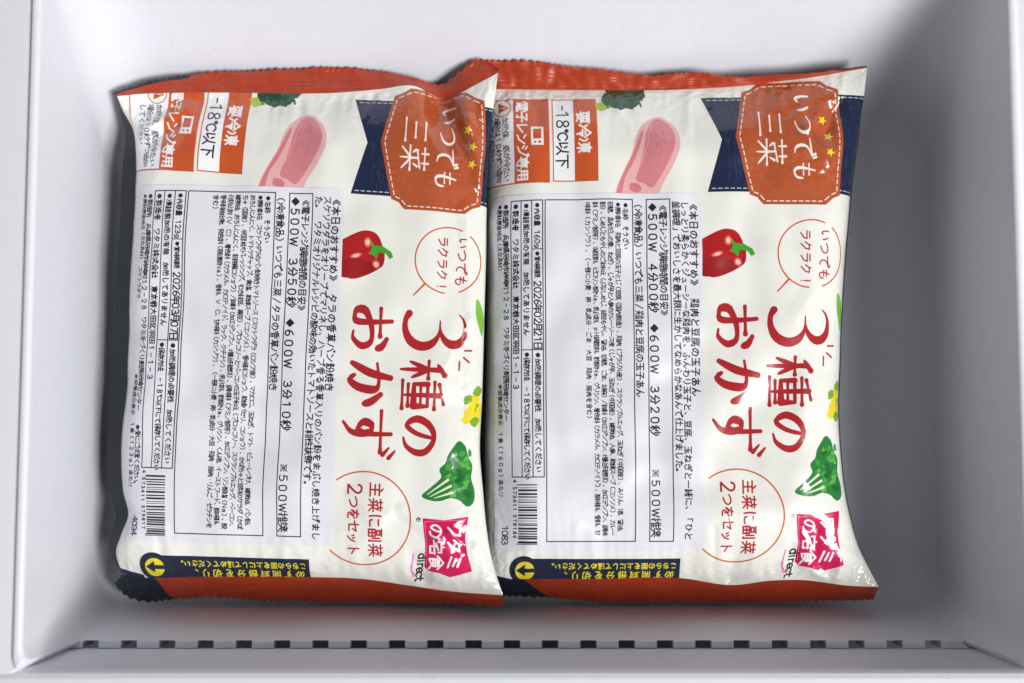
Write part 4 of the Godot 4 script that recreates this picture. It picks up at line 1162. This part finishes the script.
	"冷": "冫:0,2,6,18|13,0 6,9|13,0 20,9|10,8 16,8|8,12 18,12 15,16|12,13 15,20", "凍": "冫:0,2,6,18|7,3 20,3|9,6 19,6 19,12 9,12 9,6|9,9 19,9|14,0 14,20|13,12 7,18|15,12 20,18", "菜": "艹:1,0,19,6|17,6 4,8|4,9 6,11|10,8 10,11|16,8 14,11|1,13 19,13|10,11 10,20|9,13 2,19|11,13 18,19", "草": "艹:1,0,19,6|5,7 15,7 15,13 5,13 5,7|5,10 15,10|1,16 19,16|10,13 10,20", "芋": "艹:1,0,19,6|5,8 15,8|1,12 19,12|10,8 10,19 7,18", "荷": "艹:1,0,19,6|亻:0,6,6,20|7,9 19,9|口:8,11,14,17|17,9 17,20 14,19",
	"要": "1,2 19,2|3,5 17,5 17,11 3,11 3,5|8,2 8,11|12,2 12,11|9,11 5,17 16,20|14,14 10,18 4,20|1,14 19,14", "以": "3,3 3,15 9,12|8,4 10,8|16,2 15,11 8,19|14,13 19,19", "電": "3,1 17,1|1,8 1,4 19,4 19,8|10,1 10,9|5,6 7,6|5,8 7,8|13,6 15,6|13,8 15,8|4,11 16,11 16,17 4,17 4,11|4,14 16,14|10,9 10,19 19,19 19,17", "専": "2,3 18,3|4,5 16,5 16,10 4,10 4,5|4,7.5 16,7.5|10,0 10,12|1,12.5 19,12.5|14,11 14,20 10,19|5,15 8,18",
	"加": "力:0,1,11,20|口:12,5,20,17", "効": "10,0 6,0|6,0 6,3|0,4 12,4|4,6 1,10|8,6 11,10|9,9 1,18|3,11 10,18|力:11,2,20,20", "熱": "土:1,0,9,7|3,7 1,11|7,7 9,10|10,3 17,3 17,10 20,12|13,0 12,6 10,12|11,6 15,9|2,13 9,12|灬:1,15,19,20", "後": "7,0 1,6|7,5 0,12|4,9 4,20|14,0 9,5 16,6|18,3 10,9 19,9|12,11 8,15|11,13 18,13 8,20|11,15 20,20", "底": "广:0,0,20,20|16,5 6,7|6,7 6,16 11,15|6,11 19,11|12,6 18,17 20,15|6,19 14,19", "場": "土:0,3,8,18|10,1 19,1 19,8 10,8 10,1|10,4.5 19,4.5|8,11 20,11|12,11 8,16|11,14 19,14 18,20 15,19|14,14 10,19|17,14 13,20", "追": "辶:0,0,20,20|13,0 11,3|9,3 9,16|9,3 17,3 17,8 9,8|9,10 18,10 18,16 9,16",
	"副": "1,1 11,1|口:2,3,10,8|1,10 11,10 11,19 1,19 1,10|1,14 11,14|6,10 6,19|刂:12,1,20,20", "宅": "宀:1,0,19,8|14,7 5,10|1,13 19,12|9,9 9,18 18,18 18,15", "面": "1,2 19,2|10,2 8,6|2,6 18,6 18,19 2,19 2,6|7,6 7,19|13,6 13,19|7,10 13,10|7,14 13,14", "温": "氵:0,0,6,20|日:9,0,18,10|皿:7,11,20,20", "必": "4,8 2,15|8,4 8,16 11,18 16,17 17,13|10,1 13,4|17,2 12,11 3,19|18,7 20,12", "部": "6,0 6,2|1,3 12,3|4,4 5,8|9,4 8,8|0,9 13,9|口:2,11,11,20|阝:13,1,20,20",
	"香": "15,0 5,2|1,5 19,5|10,1 10,11|9,5 2,11|11,5 18,11|日:4,11,16,20", "焼": "火:0,1,8,20|9,3 19,3|14,0 14,5|8,8 20,8|11,4 11,10|17,4 17,10|9,12 20,12|13,12 9,20|16,12 16,19 20,18", "酸": "酉:0,0,9,20|14,0 11,4 18,4|17,2 19,5|12,6 10,9|16,6 20,9|13,10 9,15|13,11 18,11 10,20|12,13 20,20", "味": "口:0,4,7,15|9,4 19,4|8,9 20,9|14,0 14,20|14,9 8,17|14,9 20,17", "性": "忄:0,0,6,20|10,1 8,8|9,5 19,5|14,0 14,18|9,11 19,11|7,18 20,18", "抜": "扌:0,0,7,20|8,5 20,5|13,0 12,8 7,19|11,10 18,10 8,20|12,12 20,20", "群": "1,2 10,2 10,9 1,9|0,5.5 11,5.5|6,0 1,12|口:3,11,10,19|12,1 14,4|19,1 17,4|11,6 20,6|12,10 19,10|11,14 20,14|15.5,4 15.5,20",
	"調": "言:0,0,8,20|10,1 10,14 8,20|10,1 20,1 20,19 17,19|12,5 18,5|15,2 15,9|12,9 18,9|口:12,11,18,17", "理": "王:0,2,8,18|9,1 19,1 19,10 9,10 9,1|9,5.5 19,5.5|14,1 14,19|9,14 19,14|8,19 20,19", "時": "日:0,2,7,18|10,3 19,3|14.5,0 14.5,7|8,7 20,7|8,12 20,12|17,8 17,20 13,19|11,14 13,17", "間": "門:0,0,20,20|日:6,10,14,19", "安": "宀:1,0,19,8|9,6 5,14 16,20|14,10 10,16 4,20|1,11 19,11", "推": "扌:0,0,7,20|隹:8,0,20,20", "奨": "3,0 3,10|1,2 3,4|1,9 3,7|12,0 6,4|11,2 17,2 9,8|15,4 15,10 12,9|7,6 18,6|1,13 19,13|10,9 10,13 2,20|10,13 18,20",
	"原": "厂:0,0,20,20|12,2 10,5|6,5 17,5 17,11 6,11 6,5|6,8 17,8|11.5,11 11.5,20 9,19|8,13 5,18|15,13 18,18", "産": "10,0 10,3|2,3 18,3|6,4 8,7|14,4 12,7|2,8 19,8|3,8 1,20|7,9 5,13|6,11 17,11|11,9 11,19|6,15 16,15|4,19 19,19", "物": "3,2 1,7|2,5 9,5|6,0 6,20|0,13 9,11|12,0 9,8|11,5 19,5 18,18 15,19|13,5 9,14|16,5 11,18", "油": "氵:0,0,6,20|8,6 19,6 19,19 8,19 8,6|8,12 19,12|13.5,1 13.5,19", "塩": "土:0,3,7,17|11,0 9,5|10,3 20,3|口:10,5,18,10|皿:8,11,20,20", "乾": "2,3 10,3|6,0 6,6|日:2,6,10,13|0,15 12,15|6,13 6,20|14,0 12,6|13,4 20,4|12,8 18,8 12,17 20,18 20,15", "燥": "火:0,1,7,20|口:11,0,17,5|口:8,6,13,10|口:15,6,20,10|8,13 20,13|14,11 14,20|13,13 8,19|15,13 20,19", "辛": "10,0 10,3|2,4 18,4|6,5 8,9|14,5 12,9|1,10 19,10|3,14 17,14|10,10 10,20",
	"類": "米:0,0,9,10|0,13 10,13|5,10 5,14 0,20|5,14 10,19|11,1 20,1|15,1 14,4|目:12,4,19,15|13,16 10,20|17,16 20,20", "国": "囗:0,0,20,20|5,5 15,5|6,10 14,10|4,15 16,15|10,5 10,15|12,12 13,13", "固": "囗:0,0,20,20|4,6 16,6|10,3 10,10|口:6,10,14,16", "体": "亻:0,0,7,20|木:7,0,20,20|11,15 17,15", "状": "4,0 4,20|1,4 3,8|0,15 4,12|7,7 20,7|13,0 13,8 7,19|13,8 20,19|17,2 19,5", "黒": "3,1 17,1 17,9 3,9 3,1|3,5 17,5|10,1 10,14|3,11.5 17,11.5|1,14 19,14|灬:1,15,19,20", "増": "土:0,3,7,17|11,0 12,2|17,0 16,2|9,3 20,3 20,10 9,10 9,3|9,6.5 20,6.5|14.5,3 14.5,10|日:10,11,19,20", "化": "亻:0,0,9,20|18,5 11,11|12,1 12,17 19,17 19,14", "防": "阝:0,0,8,20|方:7,0,20,20", "剤": "5,0 6,2|0,3 12,3|10,4 2,10|2,4 11,10|3,10 2,20|9,10 9,20|3,13 9,13|3,16 9,16|刂:13,1,20,20",
	"着": "5,0 7,2|15,0 13,2|3,3 17,3|4,6 16,6|1,9 19,9|10,3 9,9 1,17|目:6,10,16,20", "乳": "10,0 1,3|2,4 3,7|6,4 6,7|10,3 8,7|1,8 9,8 6,11|6,11 6,19 3,18|0,14 11,13|13,1 13,17 15,19 20,19 20,15", "液": "氵:0,0,6,20|13,0 13,3|7,4 20,4|10,5 7,12|9,9 9,20|14,5 11,12|13,8 19,8 12,20|13,11 20,20", "抽": "扌:0,0,7,20|8,6 19,6 19,19 8,19 8,6|8,12 19,12|13.5,1 13.5,19", "発": "3,2 9,2 2,9|3,4 5,6|12,0 14,5 19,9|18,2 15,5|5,9 15,9|3,13 17,13|8,9 7,15 3,20|13,9 13,18 18,18 18,16", "亜": "1,2 19,2|3,6 17,6 17,13 3,13 3,6|7,2 7,18|13,2 13,18|1,18 19,18", "硝": "石:0,0,9,20|15,0 15,8|11,2 13,6|19,2 17,6|月:10,8,20,20", "甘": "1,5 19,5|5,1 5,19|15,1 15,19|5,12 15,12|5,19 15,19", "麦": "3,2 17,2|4,5 16,5|1,8 19,8|10,0 10,8|8,9 2,15|6,12 16,12 2,20|6,14 18,20", "卵": "9,1 3,3 3,15 9,12|9,3 9,10 3,19|5,7 6,11|12,2 12,20|12,2 19,2 19,15 16,15|15,7 16,11", "成": "3,5 19,5|3,5 3,13 1,20|3,10 9,10 8,17 5,17|11,0 13,12 19,19 19,15|17,8 9,19|15,1 18,4", "鶏": "9,0 1,2|2,3 3,6|6,3 6,6|9,2 8,6|4,7 2,10 8,10|0,12 10,12|5,10 5,13 0,20|5,13 10,19|鳥:11,0,20,20", "豚": "月:0,1,8,20|9,2 20,2|15,2 9,9|12,5 16,10 15,19 12,18|14,9 9,13|15,13 9,18|19,6 16,9|16,9 20,17",
	"容": "宀:1,0,19,7|7,6 3,10|13,6 17,10|10,8 1,15|10,8 19,15|口:5,14,15,20", "量": "5,0 15,0 15,5 5,5 5,0|5,2.5 15,2.5|1,7 19,7|4,9 16,9 16,15 4,15 4,9|4,12 16,12|10,9 10,19|3,17 17,17|1,19.5 19,19.5", "賞": "10,0 10,3|4,1 6,3|16,1 14,3|1,7 1,4 19,4 19,7|口:6,6,14,10|貝:4,10,16,20", "期": "1,3 11,3|3,0 3,13|9,0 9,13|3,6 9,6|3,9.5 9,9.5|0,13 12,13|4,14 1,19|8,14 11,18|月:12,1,20,20", "限": "阝:0,0,7,20|9,1 18,1 18,9 9,9|9,5 18,5|9,1 9,19 14,16|13,9 20,19|19,10 15,13", "結": "糸:0,0,8,20|9,4 20,4|14.5,0 14.5,9|10,9 19,9|口:10,12,19,20", "前": "5,0 7,3|15,0 13,3|1,4 19,4|3,7 3,20|3,7 10,7 10,19 8,19|3,11 10,11|3,15 10,15|刂:11,7,20,20", "有": "1,4 19,4|9,0 7,7 1,13|月:5,8,17,20", "無": "5,0 2,6|4,3 18,3|1,8.5 19,8.5|1,14 19,14|5,3 5,14|9,3 9,14|13,3 13,14|17,3 17,14|灬:1,15,19,20",
	"保": "亻:0,0,7,20|口:9,0,18,7|7,11 20,11|13.5,8 13.5,20|13,11 7,18|14,11 20,18", "存": "1,4 19,4|9,0 6,9 1,15|5,10 5,20|9,7 17,7 13,11|13,11 13,19 10,19|8,13 20,13", "法": "氵:0,0,6,20|9,4 19,4|14,0 14,10|7,10 20,10|13,10 9,18 18,17|16,14 20,20", "製": "2,2 11,2|1,5 12,5|6.5,0 6.5,11|3,7 3,10|3,7 10,7 10,10|刂:12,0,19,11|1,13 19,13|10,11 10,13 2,18|6,15 6,20 10,18|11,13 18,20|16,14 13,16", "造": "辶:0,0,20,20|10,1 8,5|9,3 18,3|13.5,0 13.5,8|7,8 20,8|口:9,10,18,17", "者": "3,4 15,4|9,0 9,9|1,9 19,9|17,1 9,9 1,15|日:6,11,16,20", "式": "1,5 19,5|3,11 11,11|7,11 7,17|2,18 12,16|13,0 14,12 19,19 19,15|16,1 19,4", "東": "1,3 19,3|4,6 16,6 16,12 4,12 4,6|4,9 16,9|10,0 10,20|9,12 2,18|11,12 18,18", "京": "10,0 10,3|1,4 19,4|口:5,6,15,12|10,12 10,19 7,18|5,14 2,18|15,14 18,18", "都": "1,4 11,4|6,0 6,8|0,8 13,8|12,1 0,14|日:3,10,11,20|阝:13,1,20,20", "羽": "1,2 9,2 9,18 6,18|2,6 5,9|1,14 7,11|11,2 19,2 19,18 16,18|12,6 15,9|11,14 17,11", "所": "1,1 10,1|2,4 9,4 9,10 2,10|2,4 2,12 0,19|18,1 12,4|12,4 12,12 9,20|12,9 20,9|17,9 17,20",
	"兵": "14,0 5,3|5,3 5,13|5,7 16,7|12,7 12,13|1,13 19,13|7,14 2,20|13,14 18,20", "庫": "广:0,0,20,20|5,6 19,6|7,8 17,8 17,14 7,14 7,8|7,11 17,11|12,4 12,20|4,17 20,17", "県": "6,0 16,0 16,11 6,11 6,0|6,3.5 16,3.5|6,7 16,7|2,4 2,14 18,14|10,14 10,20|5,16 3,19|15,16 18,19", "尼": "尸:0,0,20,20|17,10 8,13|8,9 8,18 18,18 18,15", "崎": "4,1 4,15|0,6 0,15 8,15 8,6|9,4 20,4|14,0 14,5 9,9|14,5 20,9|8,10 20,10|口:10,12,15,17|18,10 18,20 15,19", "厨": "厂:0,0,20,20|5,5 11,5|口:5,7,11,11|6,13 7,16|10,13 9,16|4,18 12,17|13,8 20,8|18,4 18,20 15,19|14,11 15,14", "房": "2,1 18,1|4,4 17,4 17,8 4,8|4,4 4,12 1,20|11,9 11,11|6,11 19,11|11,14 17,14 16,19 13,19|11,11 10,15 6,20", "骨": "6,0 6,7|6,0 15,0 15,7|10,3 10,7|6,3 10,3|2,11 2,7 18,7 18,11|月:5,10,16,20", "注": "氵:0,0,6,20|主:7,0,20,20", "意": "10,0 10,2|3,2 17,2|6,3 8,6|14,3 12,6|1,7 19,7|日:5,8,15,14|心:2,14,18,20", "地": "土:0,3,8,17|8,9 18,6 18,12 15,12|14,1 14,14|10,4 10,17 12,19 20,19 20,15", "具": "5,0 15,0 15,13 5,13 5,0|5,4 15,4|5,8.5 15,8.5|1,15 19,15|7,16 2,20|13,16 18,20", "栄": "4,1 5,4|10,0 10,4|16,1 15,4|1,9 1,5 19,5 19,9|2,11 18,11|10,7 10,20|9,11 2,18|11,11 18,18", "養": "5,0 7,2|15,0 13,2|3,3 17,3|4,5 16,5|1,7.5 19,7.5|10,3 10,8 2,12|10,8 18,12|6,11 15,11 15,16 6,16|6,13.5 15,13.5|6,11 6,20 11,18|11,16 18,20", "表": "3,3 17,3|4,6 16,6|1,9 19,9|10,0 10,9 1,16|6,12 6,20 11,17|17,11 12,14|10,10 18,20",
	"腐": "10,0 10,2|2,2 19,2|2,2 1,20|6,4 4,8|5,6 5,11|7,6 17,6|14,4 14,10|9,8 11,9|5,12 5,20|5,12 18,12 18,20 16,20|11,10 11,14 8,16|11,16 8,19|12,14 15,18", "柔": "5,1 14,1 10,4|6,3 9,5|3,6 16,6 13,8|10,6 9,10 3,11|1,13 19,13|10,10 10,20|9,13 2,19|11,13 18,19", "緒": "糸:0,0,8,20|10,4 18,4|14,0 14,9|8,9 20,9|19,1 9,14|日:11,11,19,20", "釜": "7,0 2,6|13,0 18,6|14,3 2,11|5,4 18,11|6,11 14,11|2,15 18,15|10,11 10,19|5,16 6,18|15,16 14,18|1,19.5 19,19.5", "最": "5,0 15,0 15,6 5,6 5,0|5,3 15,3|1,8 19,8|3,8 3,18|8,8 8,20|3,11 8,11|3,14 8,14|1,18 10,17|11,11 18,11 11,20|12,13 19,20", "仕": "亻:0,0,8,20|8,7 20,7|14,1 14,18|9,18 19,18", "酒": "氵:0,0,6,20|酉:7,0,20,20", "醤": "3,0 3,8|1,2 3,4|1,8 3,6|12,0 6,3|8,4 18,4|15,2 15,9 12,8|酉:3,10,17,20", "砂": "石:0,0,9,20|14.5,0 14.5,11|11,4 10,9|18,4 20,8|19,9 15,16 9,20", "昆": "日:4,0,16,9|4,11 4,19 10,17|4,14 9,14|12,10 12,18 18,18 18,15|17,12 12,14", "布": "1,5 19,5|9,0 7,8 1,14|5,10 5,18|5,10 16,10 16,17 13,17|10.5,6 10.5,20", "素": "3,2 17,2|4,5 16,5|1,8 19,8|10,0 10,8|9,8 5,11 13,13|15,10 4,15 16,15|10,14 10,20|6,16 4,19|14,16 17,19", "参": "8,0 4,5 16,4|13,2 17,6|1,8 19,8|9,5 7,9 1,14|11,8 18,13|13,10 6,13|14,12 5,17|16,14 5,20", "煮": "3,3 15,3|9,0 9,7|1,7 19,7|17,1 1,12|日:6,8,15,15|灬:1,15,19,20", "緑": "糸:0,0,8,20|10,1 18,1 18,8|10,4.5 18,4.5|8,8 20,8|14,8 14,19 11,18|9,10 11,13|8,18 12,15|18,10 15,13|15,14 20,18", "胡": "1,5 9,5|5,1 5,10|口:1,10,9,18|月:11,1,20,20", "麻": "广:0,0,20,20|5,9 11,9|8,5 8,20|8,9 4,16|8,9 11,14|12,9 19,9|15.5,5 15.5,20|15.5,9 12,16|15.5,9 20,16", "凝": "冫:0,2,5,18|6,1 6,8 11,8|11,2 6,4|7,10 12,10|6,14 13,14|9,10 8,15 5,20|9,15 12,19|13,1 19,1 16,5|13,8 20,8 19,10|16,8 16,19|16,13 20,13|13,11 13,16 20,19", "整": "1,2 10,2|2,4 9,4 9,8 2,8 2,4|5.5,0 5.5,12|13,0 11,6|12,3 20,3|17,3 11,11|13,5 20,11|3,13 17,13|10,13 10,19|10,16 15,16|5,15 5,19|1,19.5 19,19.5",
	 "印": "8,1 2,3|2,3 2,17 9,15|2,9 8,9|11,3 19,3 19,15 16,15|11,3 11,20", "挽": "扌:0,0,7,20|12,0 9,5|11,3 16,3 14,6|9,6 19,6 19,12 9,12 9,6|14,6 13,13 8,20|15,12 15,18 20,18 20,15", "粗": "米:0,0,9,20|11,2 19,2|11,2 11,18|19,2 19,18|11,7 19,7|11,12 19,12|9,18 20,18", "切": "0,10 10,7|4,1 4,16 10,13|10,3 19,3 18,17 14,18|13,3 12,11 8,19", "開": "門:0,0,20,20|6,11 14,11|5,14.5 15,14.5|8,11 7,19|12,11 12,19", "封": "土:1,0,9,8|0,18 10,16|2,12 9,12|5,8 5,17|寸:10,0,20,20", "等": "3,0 1,4|3,2 9,2|6,2 7,4|13,0 11,4|13,2 19,2|16,2 17,4|4,7 16,7|10,5 10,10|1,10 19,10|2,14 18,14|14,11 14,20 10,19|6,16 8,18", "酢": "酉:0,0,9,20|13,0 10,7|12,4 20,4|14,4 14,20|14,9 20,9|14,14 20,14",
}
